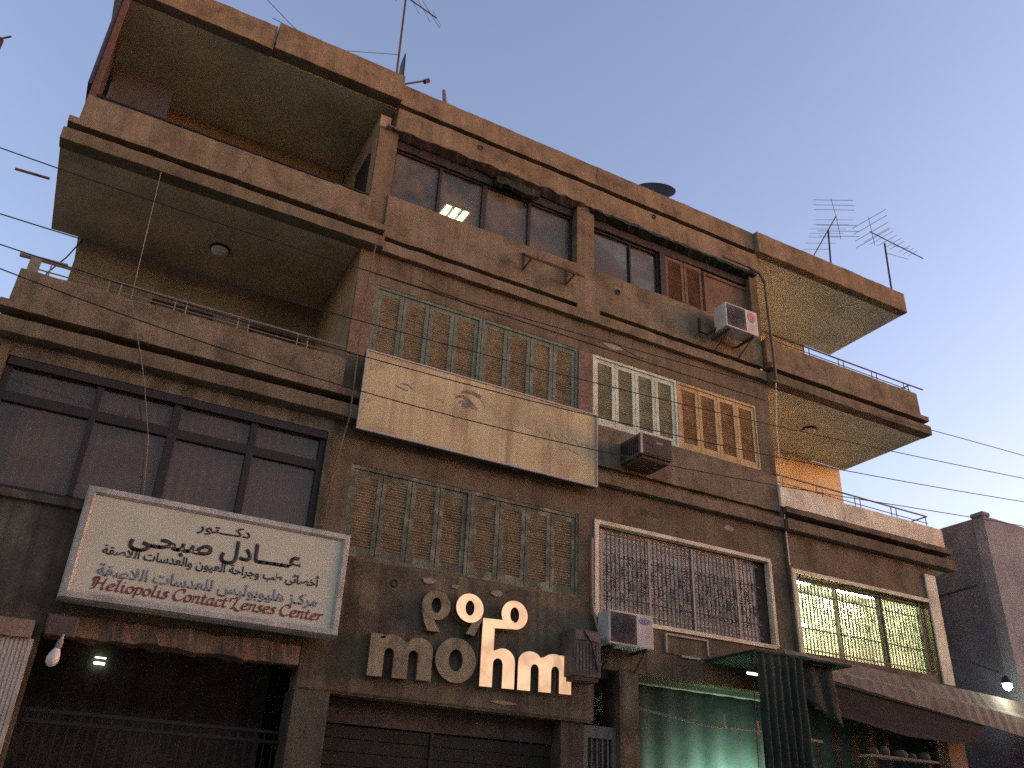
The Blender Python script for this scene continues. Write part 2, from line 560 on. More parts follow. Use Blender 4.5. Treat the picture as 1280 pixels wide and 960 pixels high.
for xa, xb, mt in ((3.13, 3.50, PL), (7.46, 7.87, PL), (12.05, 12.28, PL)):
    MB().box(xa, xb, -0.02, 0.35, 11.70, 13.299).build('pier', mt, B, bevel=0.006)
SH = {'f2a': (3.49, 7.52, 8.42, 9.86), 'f2b': (7.85, 11.90, 8.40, 9.86), 'f1a': (3.49, 7.56, 5.17, 6.58), 'f1b': (7.90, 11.83, 4.92, 6.55)}
MB().wall(XL, XR, 8.0, 10.50, YW, 0.28, [SH['f2a'], SH['f2b']]).build('facade_wall', PL, B)
MB().sweep([(-0.003, 8.36), (-0.06, 8.34), (-0.08, 7.56), (-0.003, 7.56), (-0.003, 7.43), (-0.13, 7.43), (-0.13, 7.22), (-0.003, 7.22)],
           3.46, 12.22).build('floor_band', PLP, B, jitter=0.012, bevel=0.008)
MB().wall(XL, XR, 4.75, 8.0, YW, 0.28, [SH['f1a'], SH['f1b']]).build('facade_wall', PL, B)
MB().wall(XL, 7.85, 3.26, 4.75, YW, 0.28, []).build('shop_fascia', PLG, B)
MB().wall(7.85, XR, 4.10, 4.75, YW, 0.28, []).build('shop_fascia', PLG, B)
# grimy apron above the letters
MB().sweep([(-0.002, 5.14), (-0.02, 5.12), (-0.028, 3.30), (-0.002, 3.27)], 3.14, 7.84, 0.15).build('grimy_apron', PLG, B, jitter=0.006)
# reddish piers beside the second floor shutters
for xa, xb, za, zb in ((3.14, 3.485, 8.42, 9.80), (7.53, 7.84, 8.42, 9.84)):
    MB().box(xa, xb, -0.012, 0.05, za, zb).build('pier_facing', PLR, B)
# thin conduit moulding line over the shutters
MB().tube([(3.2, -0.005, 10.06), (7.7, -0.006, 10.05), (12.2, -0.005, 10.06)], 0.009, 5).build('wall_cable', WIRE, B)

# --- floors, rooms and rear walls so that nothing leaks light
for z in (4.02, 7.25, 10.52):
    MB().box(XL + 0.01, XR - 0.01, 0.285, 10, z, z + 0.2).build('floor_slab', INN, B)
MB().box(XL, XR, 10, 10.25, 0, 13.9).build('rear_wall', PL, B)
MB().box(XL + 0.02, XR - 0.02, 4.6, 4.75, 4.0, 13.6).build('inner_wall', OFFICE, B)
for x in (7.62,):
    MB().box(x, x + 0.12, 0.36, 4.59, 4.25, 13.6).build('partition_wall', OFFICE, B)
MB().box(3.16, 7.6, 0.36, 4.58, 13.50, 13.60).build('office_ceiling', OFFICE, B)

# --- flank walls of the middle block
fw = MB()
fw.box(XL - 0.002, XL + 0.2, 0.02, 10, 4.0, 13.6)
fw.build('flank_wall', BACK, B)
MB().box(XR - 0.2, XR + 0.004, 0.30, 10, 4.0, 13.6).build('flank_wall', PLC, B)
MB().box(3.08, 3.124, 0.32, 1.05, 10.75, 12.85).build('balcony_door', FRAME, B)


# --- balcony wings
def parapet(prof, xa, xb, m, name='parapet'):
    return MB().sweep(prof, xa, xb).build(name, m, B, jitter=0.014, bevel=0.01)


def band(xa, xb, zb, m=PLP, y=YB):
    """lip, groove and lower band of a balcony slab, its bottom at zb"""
    lip = [(0.05, zb + 0.48), (y - 0.03, zb + 0.47), (y - 0.03, zb + 0.35), (0.05, zb + 0.35)]
    gro = [(0.05, zb + 0.35), (0.02, zb + 0.35), (0.02, zb + 0.22), (0.05, zb + 0.22)]
    low = [(0.05, zb + 0.22), (y - 0.04, zb + 0.22), (y - 0.04, zb), (0.05, zb)]
    MB().sweep(lip, xa, xb).build('slab_lip', m, B, jitter=0.012, bevel=0.008)
    MB().sweep(gro, xa + 0.04, xb - 0.04).build('slab_groove', PLB, B, jitter=0.006)
    MB().sweep(low, xa - 0.02, xb).build('slab_band', PLB, B, jitter=0.012, bevel=0.008)


def slab(xa, xb, z0, z1, y1, m, name='balcony_slab'):
    return MB().box(xa, xb, 0.051, y1, z0, z1).build(name, m, B)


# left wing
band(-1.62, 3.45, 10.49)
parapet([(0.02, 11.47), (YB, 11.47), (YB, 10.961), (0.02, 10.961)], -1.49, 3.12, PLP)
slab(-1.62, 3.12, 10.495, 10.80, 2.33, SOFD)
band(-1.62, 3.45, 7.22)
parapet([(0.02, 8.21), (YB, 8.21), (YB, 7.691), (0.02, 7.691)], -1.52, 3.12, PLP)
slab(-1.62, 3.12, 7.225, 7.50, 2.33, SOFD)
for zb, zt in ((7.6, 8.2), (10.9, 11.46)):      # side parapets
    MB().box(-1.49, -1.34, 0.03, 2.30, zb, zt).build('side_parapet', PLP, B, jitter=0.01)
# roof slab over the left balcony
MB().sweep([(0.05, 14.46), (YB, 14.46), (YB, 13.90), (0.05, 13.90)], -1.66, 0.97).build('roof_fascia', PLP, B, jitter=0.012, bevel=0.01)
MB().sweep([(0.05, 14.56), (YB - 0.03, 14.56), (YB - 0.03, 13.92), (0.05, 13.92)], 0.985, 3.43).build('roof_fascia', PLP, B, jitter=0.012, bevel=0.01)
slab(-1.66, 3.42, 13.905, 14.3, 10, SOFL, 'roof_slab')
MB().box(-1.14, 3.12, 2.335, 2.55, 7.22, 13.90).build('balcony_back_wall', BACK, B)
MB().box(-1.14, -0.94, 2.551, 10, 0, 13.90).build('flank_wall', PL, B)
for z in (7.55, 10.85):
    for xa, xb in ((0.2, 1.25), (1.9, 2.85)):
        o = MB().box(xa, xb, 2.28, 2.333, z, z + 2.15).build('balcony_door', FRAME, B)
        MB().box(xa + 0.08, xb - 0.08, 2.265, 2.279, z + 0.1, z + 2.05).build('door_panel', BRWN, o)
# right wing
band(12.24, 17.22, 10.46, PLP)
parapet([(0.02, 11.53), (YB + 0.03, 11.53), (YB + 0.03, 10.931), (0.02, 10.931)], 12.22, 17.03, PLP)
slab(12.30, 17.20, 10.465, 10.75, 2.45, SOFR)
band(12.26, 17.12, 7.20, PLB)
parapet([(0.02, 8.13), (YB + 0.05, 8.13), (YB + 0.05, 7.671), (0.02, 7.671)], 12.20, 17.00, PLC)
slab(12.30, 17.10, 7.205, 7.50, 2.45, SOFR)
for zb, zt in ((7.6, 8.12), (10.9, 11.52)):
    MB().box(16.86, 17.0, 0.03, 2.40, zb, zt).build('side_parapet', PLC, B, jitter=0.01)
MB().sweep([(0.05, 14.50), (YB, 14.48), (YB, 13.90), (0.05, 13.90)], 12.31, 17.26).build('roof_fascia', PLP, B, jitter=0.012, bevel=0.02)
slab(12.31, 17.25, 13.905, 14.3, 2.40, SOFR, 'roof_slab')
MB().box(12.30, 16.3, 2.41, 10, 13.92, 14.3).build('roof_slab', SOFR, B)
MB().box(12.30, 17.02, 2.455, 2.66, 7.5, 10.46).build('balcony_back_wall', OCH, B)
MB().box(12.30, 16.3, 2.455, 2.66, 10.75, 13.90).build('balcony_back_wall', SOFR, B)
MB().box(16.8, 17.02, 2.67, 10, 7.3, 10.46).build('flank_wall', CREAM, B)
MB().box(16.1, 16.3, 2.67, 10, 10.46, 13.90).build('flank_wall', CREAM, B)

# first floor rooms in the wings
LW = (-1.32, 3.05, 5.20, 6.98)
MB().wall(-1.45, 3.129, 3.78, 7.221, -0.03, 0.25, [LW]).build('facade_wall', PLG, B)
MB().box(-1.45, -1.25, 0.23, 10, 0, 7.2).build('flank_wall', PL, B)
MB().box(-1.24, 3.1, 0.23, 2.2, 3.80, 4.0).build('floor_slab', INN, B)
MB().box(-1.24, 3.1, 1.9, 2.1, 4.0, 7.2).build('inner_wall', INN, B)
RW = (12.42, 16.13, 4.91, 6.38)
MB().wall(12.29, 16.46, 4.60, 7.19, -0.06, 0.25, [RW]).build('facade_wall', PL, B)
MB().box(16.17, 16.50, -0.10, -0.062, 4.75, 7.0).build('corner_pier', PLC, B, bevel=0.01)
MB().box(16.30, 16.50, 0.20, 10, 0, 7.2).build('flank_wall', PL, B)
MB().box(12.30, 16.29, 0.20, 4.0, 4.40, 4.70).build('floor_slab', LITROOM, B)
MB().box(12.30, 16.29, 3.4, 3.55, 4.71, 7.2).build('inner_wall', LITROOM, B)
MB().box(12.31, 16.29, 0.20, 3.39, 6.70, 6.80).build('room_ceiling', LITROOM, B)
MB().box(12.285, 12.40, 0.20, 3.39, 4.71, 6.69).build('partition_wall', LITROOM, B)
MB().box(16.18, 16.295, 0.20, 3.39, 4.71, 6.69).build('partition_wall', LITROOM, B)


# --- railings (parts of the building)
def railing(xa, xb, z0, zr, y, m, gap=1.0, side=None, name='balcony_railing', r=0.018):
    mb = MB()
    pts = [(xa, y, zr), (xb, y, zr)]
    if side:
        pts.append((xb, side, zr))
    mb.tube(pts, r, 6)
    mb.tube([(xa, y, z0 + (zr - z0) * 0.42), (xb, y, z0 + (zr - z0) * 0.42)], r * 0.6, 5)
    x = xa + 0.05
    while x < xb:
        for dx in (0, 0.16):
            if x + dx < xb:
                mb.tube([(x + dx, y, z0 - 0.02), (x + dx, y, zr)], r * 0.6, 5)
        x += gap
    return mb.build(name, m, B)


railing(-1.40, 3.10, 8.21, 8.46, -0.06, RAIL, 0.92)
MB().box(-1.46, -1.33, -0.10, 0.0, 8.2, 8.47).build('rail_post', RAIL, B)
MB().tube([(-1.60, -0.06, 8.47), (-1.0, -0.06, 8.49)], 0.035, 6).build('rail_end', RAIL, B)
mb = MB()
mb.tube([(-1.42, -0.04, 11.62), (0.8, -0.04, 11.61), (3.1, -0.04, 11.60)], 0.022, 6)
for x in (-1.40, -0.1, 1.2, 2.5):
    mb.tube([(x, -0.04, 11.44), (x, -0.04, 11.62)], 0.016, 5)
mb.build('balcony_railing', DKMET, B)
railing(12.35, 16.94, 11.53, 11.78, -0.05, DKMET, 1.08, side=2.3)
MB().tube([(16.94, -0.05, 11.78), (17.42, -0.05, 11.79)], 0.018, 6).build('rail_end', DKMET, B)
railing(12.2, 16.70, 8.12, 8.40, -0.02, RAIL, 1.1, side=2.2)
MB().tube([(-2.05, 0.02, 9.86), (-1.60, 0.05, 9.90)], 0.02, 6).build('rebar_stub', RUST, B)

# --- left top balcony: canvas strip at the end, grey panel
MB().box(-1.56, -1.50, -0.10, 2.2, 11.75, 13.895).build('end_screen', BLUEM, B)
MB().box(-1.49, -1.40, -0.12, -0.02, 11.46, 13.895).build('screen_post', RUST, B)
MB().box(-1.38, -0.42, 1.50, 1.54, 12.05, 13.70).build('sheet_panel', GREYP, B)
MB().box(-1.30, -0.36, 0.022, 0.05, 11.46, 11.66).build('kick_panel', GREYP, B)

# --- balcony ceiling lamps
for (x, y, z) in ((14.62, 1.12, 10.46), (1.02, 1.35, 10.49)):
    g = thing('ceiling_lamp', 'round unlit lamp on the soffit of the right balcony' if x > 5 else 'round unlit lamp on the dark soffit of the left balcony', 'lamp', (x, y, z), 'balcony ceiling lamps')
    MB().lathe([(0.001, 0.0), (0.17, 0.0), (0.175, -0.03), (0.15, -0.04)], 24, Matrix.Translation((x, y, z))).build('lamp_base', DKMET, g, smooth=True)
    MB().lathe([(0.15, -0.04), (0.14, -0.075), (0.10, -0.105), (0.04, -0.12), (0.001, -0.122)], 24, Matrix.Translation((x, y, z))).build('lamp_shade', BULB, g, smooth=True)


# ================================================================== SHUTTERED WINDOWS
def leaf(x0, x1, z0, z1, y, fm, sm, parent, open_=0.0, n=26, mid=True, lean=0.0):
    mb = MB()
    st, rl = 0.075, 0.085
    T = Matrix.Translation((x0, y, 0)) @ Matrix.Rotation(open_, 4, 'Z') @ Matrix.Translation((-x0, -y, 0))
    g = 0.006
    mb.box(x0 + g, x0 + st, y, y + 0.045, z0, z1, 0, T)
    mb.box(x1 - st, x1 - g, y, y + 0.045, z0, z1, 0, T)
    mb.box(x0 + st, x1 - st, y + 0.003, y + 0.043, z0, z0 + rl * 1.3, 0, T)
    mb.box(x0 + st, x1 - st, y + 0.003, y + 0.043, z1 - rl, z1, 0, T)
    za, zb = z0 + rl * 1.3, z1 - rl
    for k in range(n):
        zc = za + (zb - za) * (k + 0.5) / n
        jig = random.uniform(-0.004, 0.004)
        R = T @ Matrix.Translation((0, y + 0.024, zc + jig)) @ Matrix.Rotation(radians(-38 + random.uniform(-5, 5)), 4, 'X')
        mb.box(x0 + st, x1 - st, -0.024, 0.024, -0.0035, 0.0035, 1, R)
    mb.box(x0 + st, x1 - st, y + 0.046, y + 0.052, za, zb, 1, T)
    return mb.build('shutter_leaf', [fm, sm], parent)


def shutters(x0, x1, z0, z1, n, fm, sm, y=0.03, opens=None, fr=True):
    p = holder('shuttered_window', B)
    if fr:
        mb = MB()
        mb.box(x0, x0 + 0.05, y - 0.02, y + 0.14, z0, z1)
        mb.box(x1 - 0.05, x1, y - 0.02, y + 0.14, z0, z1)
        mb.box(x0 + 0.05, x1 - 0.05, y - 0.02, y + 0.14, z1 - 0.06, z1)
        mb.box(x0 + 0.05, x1 - 0.05, y - 0.02, y + 0.14, z0, z0 + 0.04)
        mb.build('frame', fm, p)
    w_ = (x1 - x0 - 0.1) / n
    for k in range(n):
        a = (opens or {}).get(k, random.uniform(-0.012, 0.004))
        leaf(x0 + 0.05 + k * w_, x0 + 0.05 + (k + 1) * w_, z0 + 0.045, z1 - 0.065, y, fm, sm, p, a)
    return p


s = SH['f2a']; shutters(s[0], s[0] + 2.01, s[2], s[3], 4, GREEN, SLAT); shutters(s[0] + 2.02, s[1], s[2], s[3], 4, GREEN, SLAT)
s = SH['f2b']; shutters(s[0], s[0] + 1.98, s[2], s[3], 4, WHITE, SLATW); shutters(s[0] + 1.99, s[1], s[2], s[3], 4, TAN, SLATT)
s = SH['f1a']; shutters(s[0], s[0] + 2.03, s[2], s[3], 4, GREENP, SLAT); shutters(s[0] + 2.04, s[1], s[2], s[3], 4, GREENP, SLAT)


# ================================================================== GLAZED WINDOWS
def glazed(x0, x1, z0, z1, y, mull, gm, fm, tz=None, fw_=0.06, skip=(), depth=0.09, name='window'):
    p = holder(name, B)
    mb = MB()
    mb.box(x0, x0 + fw_, y, y + depth, z0, z1)
    mb.box(x1 - fw_, x1, y, y + depth, z0, z1)
    mb.box(x0 + fw_, x1 - fw_, y, y + depth, z1 - fw_, z1)
    mb.box(x0 + fw_, x1 - fw_, y, y + depth, z0, z0 + fw_ * 0.8)
    xs = [x0 + fw_]
    for (a, b) in mull:
        xs += [a, b]
    xs.append(x1 - fw_)
    for (a, b) in mull:
        mb.box(a, b, y - 0.006, y + depth - 0.006, z0 + fw_ * 0.8, z1 - fw_)
    if tz:
        for i in range(0, len(xs), 2):
            mb.box(xs[i], xs[i + 1], y - 0.003, y + depth - 0.003, tz[0], tz[1])
    mb.build('frame', fm, p, bevel=0.004)
    rows = [(z0 + fw_ * 0.8, z1 - fw_)] if not tz else [(z0 + fw_ * 0.8, tz[0]), (tz[1], z1 - fw_)]
    k = 0
    for i in range(0, len(xs), 2):
        for (za, zb) in rows:
            if k not in skip:
                MB().box(xs[i], xs[i + 1], y + 0.045, y + 0.05, za, zb).build('pane', gm, p)
            k += 1
    return p


# third floor left: four panes, sagging awning box over them
glazed(3.52, 7.45, 11.72, 13.05, 0.17, [(4.46, 4.52), (5.39, 5.49), (6.42, 6.48)], GL, FRAME, fw_=0.05)
MB().sweep([(0.34, 13.30), (0.10, 13.29), (0.12, 13.04), (0.34, 13.03)], 3.52, 7.44, 0.1).build('blind_box', FRAME, B, jitter=0.02)
MB().sweep([(0.08, 13.28), (-0.10, 13.31), (-0.12, 13.27), (0.08, 13.22)], 3.24, 7.6, 0.1).build('awning_remnant', GRILLD, B, jitter=0.035, jf=5)
mb = MB()
mb.sweep([(0.08, 13.20), (-0.02, 13.22), (-0.04, 13.05), (0.06, 13.02)], 5.6, 6.55, 0.08)
mb.build('torn_awning_cloth', TARPB, B, jitter=0.05, jf=4)
# third floor right: two panes, then closed brown shutters
glazed(7.89, 9.62, 11.66, 12.98, 0.15, [(8.86, 8.90)], GLD, FRAME, fw_=0.05)
MB().box(9.62, 9.76, 0.08, 0.30, 11.66, 13.0).build('window_post', FRAME, B)
p = holder('shuttered_window', B)
for xa, xb in ((9.77, 10.28), (10.29, 10.78)):
    leaf(xa, xb, 11.68, 12.98, 0.12, BRWN, BRWN, p, 0)
MB().box(10.80, 12.04, 0.13, 0.17, 11.68, 12.95).build('board', BRWN, p)
mb = MB()
mb.box(10.82, 10.87, 0.09, 0.129, 11.7, 12.93)
mb.box(10.87, 12.03, 0.10, 0.129, 12.86, 12.93)
mb.build('board_frame', BRWN, p)
MB().sweep([(0.30, 13.30), (0.06, 13.29), (0.09, 12.98), (0.30, 12.97)], 7.88, 12.04, 0.1).build('blind_box', FRAME, B, jitter=0.02)
MB().sweep([(0.06, 13.28), (-0.09, 13.30), (-0.13, 13.20), (0.06, 13.16)], 7.75, 12.18, 0.09).build('awning_remnant', TARPB, B, jitter=0.035, jf=5)

# first floor left wing: wide curtained window
glazed(LW[0], LW[1], LW[2], LW[3], 0.02, [(-0.18, -0.10), (0.83, 0.95), (1.92, 2.02)], GLD, FRAME, tz=(6.36, 6.50), fw_=0.09)
MB().box(-1.30, 3.04, -0.02, 0.019, 6.86, 7.0).build('window_head', FRAME, B)
MB().sweep([(0.0, 5.21), (-0.09, 5.20), (-0.09, 5.10), (0.0, 5.09)], -1.40, 3.10).build('window_sill', PLG, B, jitter=0.008)
MB().box(-1.44, -1.34, -0.07, -0.031, 5.2, 7.1).build('window_jamb', PL, B)


def curtain(x0, x1, z0, z1, y, m, label, folds=7, amp=0.035):
    n = folds * 8
    vs, fs = [], []
    rows = 5
    for j in range(rows + 1):
        z = z0 + (z1 - z0) * j / rows
        for i in range(n + 1):
            u = i / n
            a = amp * (0.6 + 0.5 * noise.noise(Vector((u * 5 + x0, 0.3 * j, 1))))
            vs.append((x0 + (x1 - x0) * u, y + a * sin(u * folds * 2 * pi + 0.5 * sin(j + x0 * 3)), z))
    for j in range(rows):
        for i in range(n):
            a = j * (n + 1) + i
            fs.append((a, a + 1, a + n + 2, a + n + 1))
    o = MB().add(vs, fs).build('curtain', m, recalc=False, smooth=True)
    md = o.modifiers.new('thick', 'SOLIDIFY')
    md.thickness = 0.006
    return tag(o, label, 'curtain', 'curtains behind the wide first floor window')


curtain(-1.24, -0.95, 5.22, 6.95, 0.26, CURTB, 'blue grey curtain edge at the far left of the wide window above the spandrel', 3)
curtain(-0.96, -0.12, 5.22, 6.95, 0.24, CURT, 'grey curtain filling the pane left of the white clinic sign', 7)
curtain(-0.10, 0.88, 5.22, 6.95, 0.25, CURT, 'grey curtain above the top left corner of the clinic sign', 8)
curtain(0.90, 1.96, 5.22, 6.95, 0.24, CURT, 'grey curtain above the middle of the clinic sign', 8)
curtain(1.98, 3.0, 5.22, 6.95, 0.25, CURT, 'grey curtain next to the right jamb of the wide window', 7)

# office light seen through the third floor window
f = thing('fluorescent_fixture', 'lit three strip fluorescent ceiling light seen through the top floor window', 'ceiling light', (5.5, 1.85, 13.49))
MB().box(5.18, 5.80, 1.58, 2.16, 13.46, 13.499).build('housing', plain('fixture white', (0.7, 0.7, 0.65), 0.4), f)
for k in range(3):
    x = 5.28 + k * 0.2
    MB().box(x - 0.055, x + 0.055, 1.60, 2.14, 13.435, 13.458).build('tube', FLUO, f)


# ================================================================== GRILLES
def scroll(mb, cx, cz, s, y, mi=0, flip=1, r_=0.010):
    for sg in (1, -1):
        pts = []
        for k in range(15):
            t_ = k / 14
            a = t_ * 1.6 * pi
            r = s * (0.5 - 0.36 * t_)
            pts.append((cx + flip * sg * (s * 0.05 + r * sin(a)), y, cz + sg * (s * 0.5 - r * cos(a) * 0.9)))
        mb.tube(pts, r_, 4, mi)


def grille(x0, x1, z0, z1, y, pitch, posts, m, mp, zs, curl=0.010):
    p = holder('window_grille', B)
    mb = MB()
    n = int((x1 - x0) / pitch)
    for k in range(1, n):
        x = x0 + (x1 - x0) * k / n
        mb.box(x - 0.010, x + 0.010, y, y + 0.014, z0, z1)
    for z in (zs[0], zs[1], z0 + 0.08, z1 - 0.06):
        mb.box(x0, x1, y - 0.004, y - 0.0005, z - 0.012, z + 0.012)
    x = x0 + 0.1
    h = zs[1] - zs[0]
    i = 0
    while x < x1 - 0.06:
        for j in range(3):
            scroll(mb, x, zs[0] + h * (j + 0.5) / 3, h / 3.1, y - 0.008, 0, 1 if (i + j) % 2 else -1, curl)
        x += 0.155
        i += 1
    mb.build('bars', m, p)
    for x in posts:
        MB().box(x - 0.022, x + 0.022, y - 0.02, y + 0.02, z0, z1).build('post', mp, p)
    return p


grille(7.96, 11.55, 4.96, 6.42, 0.02, 0.088, [8.02, 9.02, 9.98, 11.0], GRILLD, GRILL, (5.28, 5.98), 0.007)
p = holder('window_trim', B)
mb = MB()
mb.box(7.87, 7.955, -0.03, 0.10, 4.9, 6.57)
mb.box(7.955, 11.86, -0.03, 0.10, 6.50, 6.57)
mb.box(11.80, 11.87, -0.03, 0.10, 4.9, 6.50)
mb.box(7.955, 11.80, -0.03, 0.10, 4.88, 4.95)
mb.build('frame', PLC, p)
MB().box(7.96, 11.79, 0.14, 0.16, 4.96, 6.5).build('roller_shutter', worn('pale roller shutter', (0.72, 0.62, 0.48), (0.50, 0.43, 0.33), scale=3, streak=0.6, seed=50), p)
MB().box(11.56, 11.79, 0.11, 0.13, 4.96, 6.5).build('dark_panel', SHOPD, p)

grille(RW[0], RW[1] - 0.02, RW[2], RW[3], 0.0, 0.092, [12.46, 15.92], GRILLD, GRILLD, (5.38, 6.05), 0.004)
glazed(RW[0], RW[1], RW[2], RW[3], 0.09, [(13.6, 13.66), (14.85, 14.91)], GLB, FRAME, fw_=0.05)
p = holder('window_trim', B)
mb = MB()
mb.box(12.32, 12.419, -0.10, -0.061, 4.85, 6.46)
mb.box(12.419, 16.16, -0.10, -0.061, 6.385, 6.46)
mb.build('frame', PLC, p)
for i, (x, y) in enumerate(((13.3, 1.0), (15.2, 1.0))):
    t = thing('fluorescent_lamp', ('lit tube light at the bright left end of the barred green window' if i == 0 else 'lit tube light deep in the green lit room behind the bars'), 'ceiling light', (x, y, 6.66))
    MB().box(x - 0.65, x + 0.65, y - 0.05, y + 0.05, 6.66, 6.70).build('housing', ALU, t)
    MB().tube([(x - 0.6, y, 6.63), (x + 0.6, y, 6.63)], 0.022, 8).build('tube', FLUOR, t)
t = thing('wall_lamp', 'bright bare tube just behind the left end of the barred green window', 'lamp', (12.85, 0.6, 5.7))
MB().box(12.55, 13.25, 0.62, 0.66, 5.60, 5.68).build('housing', ALU, t)
MB().tube([(12.55, 0.59, 5.62), (13.25, 0.59, 5.62)], 0.028, 8).build('tube', FLUOR, t)
# pale blind half drawn in the lit room
tag(MB().box(13.45, 16.1, 1.5, 1.515, 4.75, 6.6).build('window_blind', LITROOM), 'pale yellow blind half drawn behind the barred green window', 'blind')

# ================================================================== SHOP LEVEL
MB().box(3.13, 3.62, -0.02, 0.45, 0.13, 3.258).build('column', COLUMN, B)
MB().box(7.30, 7.70, 0.05, 0.45, 0.13, 3.258).build('column', SHOPD, B)
MB().box(8.33, 8.70, -0.03, 0.45, 0.13, 4.12).build('column', PLG, B)
MB().box(16.0, 16.5, -0.05, 0.195, 0.13, 4.6).build('column', TERRA, B)
MB().box(-1.45, 0.0, -0.03, 0.22, 0.13, 3.78).build('column', PLG, B)
# ragged beam above the left shop
mb = MB()
mb.sweep([(0.2, 3.80), (-0.08, 3.80), (-0.09, 3.56), (0.2, 3.54)], 0.02, 3.12, 0.07)
mb.build('lintel', worn('broken beam plaster', (0.155, 0.105, 0.066), (0.055, 0.040, 0.028), (0.24, 0.165, 0.10), scale=2.6, streak=0.2, seed=51), B, jitter=0.045, jf=4)
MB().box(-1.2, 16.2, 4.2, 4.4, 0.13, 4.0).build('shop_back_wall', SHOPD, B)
MB().box(-1.2, 3.12, 1.45, 1.6, 0.13, 3.81).build('shop_back_wall', COLUMN, B)  # nearer wall added so the left shop catches street light
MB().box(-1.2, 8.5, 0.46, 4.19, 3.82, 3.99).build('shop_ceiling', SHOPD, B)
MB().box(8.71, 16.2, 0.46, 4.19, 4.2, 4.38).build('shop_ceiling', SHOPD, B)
# left shop: bars of a folding gate
p = holder('folding_gate', B)
mb = MB()
for k in range(26):
    x = 0.1 + k * 0.118
    mb.box(x - 0.008, x + 0.008, 0.35, 0.365, 0.2, 2.75)
for z in (2.62, 2.74):
    mb.box(0.05, 3.1, 0.33, 0.349, z - 0.02, z + 0.02)
mb.build('bars', FRAME, p)
# middle shop: closed shutters in the dark
p = holder('shop_door', B)
mb = MB()
for k in range(16):
    mb.box(3.63, 5.28, 0.34, 0.36, 0.2 + k * 0.17, 0.36 + k * 0.17)
    mb.box(5.34, 7.29, 0.34, 0.36, 0.2 + k * 0.17, 0.36 + k * 0.17)
mb.build('slats', worn('dark door slats', (0.032, 0.028, 0.017), (0.016, 0.013, 0.01), scale=1.2, streak=0.2, seed=52), p)
MB().box(5.285, 5.335, 0.32, 0.37, 0.2, 3.0).build('post', FRAME, p)
MB().box(3.63, 7.29, 0.30, 0.44, 2.93, 3.255).build('beam', SHOPD, p)
# glazed side door with pale frame
p = holder('side_door', B)
mb = MB()
mb.box(7.71, 7.79, 0.06, 0.12, 0.15, 3.24)
mb.box(8.24, 8.32, 0.06, 0.12, 0.15, 3.24)
mb.box(7.79, 8.24, 0.06, 0.12, 3.06, 3.24)
for k in range(4):
    mb.box(7.86 + k * 0.1, 7.885 + k * 0.1, 0.075, 0.10, 0.15, 3.06)
mb.build('frame', worn('grey door paint', (0.145, 0.13, 0.105), (0.08, 0.07, 0.06), seed=53), p)
MB().box(7.79, 8.24, 0.11, 0.115, 0.15, 3.06).build('pane', GLD, p)
# right shop wall, its warm light put into the brown colour
MB().box(12.6, 16.0, 0.9, 1.0, 0.13, 4.2).build('shop_wall', TERRA, B)

# cream ribbed pier at the left edge of the view
t = thing('ribbed_pier', 'cream ribbed panel pier with an ochre cap at the left end of the shops', 'pier', (-0.6, -0.3, 0.13))
mb = MB()
mb.box(-1.6, -0.06, -0.50, -0.10, 0.13, 3.40)
for k in range(34):
    x = -1.59 + k * 0.045
    mb.box(x, x + 0.028, -0.508, -0.5005, 0.14, 3.39)
mb.build('panel', CREAM, t)
MB().sweep([(-0.05, 3.66), (-0.52, 3.60), (-0.56, 3.41), (-0.05, 3.405)], -1.65, -0.10, 0.1).build('cap', CAP, t, jitter=0.02)
tag(MB().box(0.02, 0.36, -0.30, -0.10, 3.50, 3.74).build('junction_box', GRILLD, bevel=0.02), 'dirty box on the beam end above the white bulb', 'junction box')
t = thing('light_bulb', 'white unlit bulb hanging under the beam beside the cream pier', 'bulb', (0.2, -0.5, 3.3))
T = Matrix.Translation((0.19, -0.45, 3.245)) @ Matrix.Rotation(radians(9), 4, 'Y')
MB().lathe([(0.001, -0.115), (0.035, -0.105), (0.062, -0.07), (0.070, -0.025), (0.060, 0.03), (0.042, 0.075), (0.03, 0.095)], 20, T).build('globe', BULB, t, smooth=True)
MB().lathe([(0.03, 0.095), (0.034, 0.10), (0.034, 0.18), (0.02, 0.20), (0.012, 0.26), (0.001, 0.26)], 14, T).build('socket', GRILL, t, smooth=True)
t = thing('shop_glow', 'small pair of glowing bars standing for a reflection in the dark left shop', 'lamp', (0.78, 1.4, 3.5))
MB().box(0.72, 0.86, 1.38, 1.40, 3.475, 3.505).build('tube', GLINT, t)  # glowing bars added in place of a small reflection
MB().box(0.72, 0.86, 1.38, 1.40, 3.555, 3.57).build('tube', GLINT, t)

# ================================================================== SIGNS
# white clinic sign
t = thing('clinic_sign', 'white framed clinic sign with black Arabic and red English lettering below the curtained window', 'sign', (1.77, -0.3, 4.6))
SX0, SX1, SZ0, SZ1 = 0.05, 3.51, 3.92, 5.345
mb = MB()
mb.box(SX0, SX1, -0.36, -0.12, SZ0, SZ1)
mb.build('box', SIGNF, t, bevel=0.01)
mb = MB()
b_ = 0.115
prof = [(0, 0), (0.02, 0.05), (0.085, 0.055), (b_, 0.02)]
loops = []
for d, h in prof:
    loops.append([(SX0 + d, -0.361 - h, SZ0 + d), (SX1 - d, -0.361 - h, SZ0 + d), (SX1 - d, -0.361 - h, SZ1 - d), (SX0 + d, -0.361 - h, SZ1 - d)])
vs = [p_ for l in loops for p_ in l]
fs = []
for i in range(len(loops) - 1):
    for k in range(4):
        fs.append((i * 4 + k, i * 4 + (k + 1) % 4, (i + 1) * 4 + (k + 1) % 4, (i + 1) * 4 + k))
mb.add(vs, fs)
mb.build('frame', SIGNF, t)
YS = -0.376
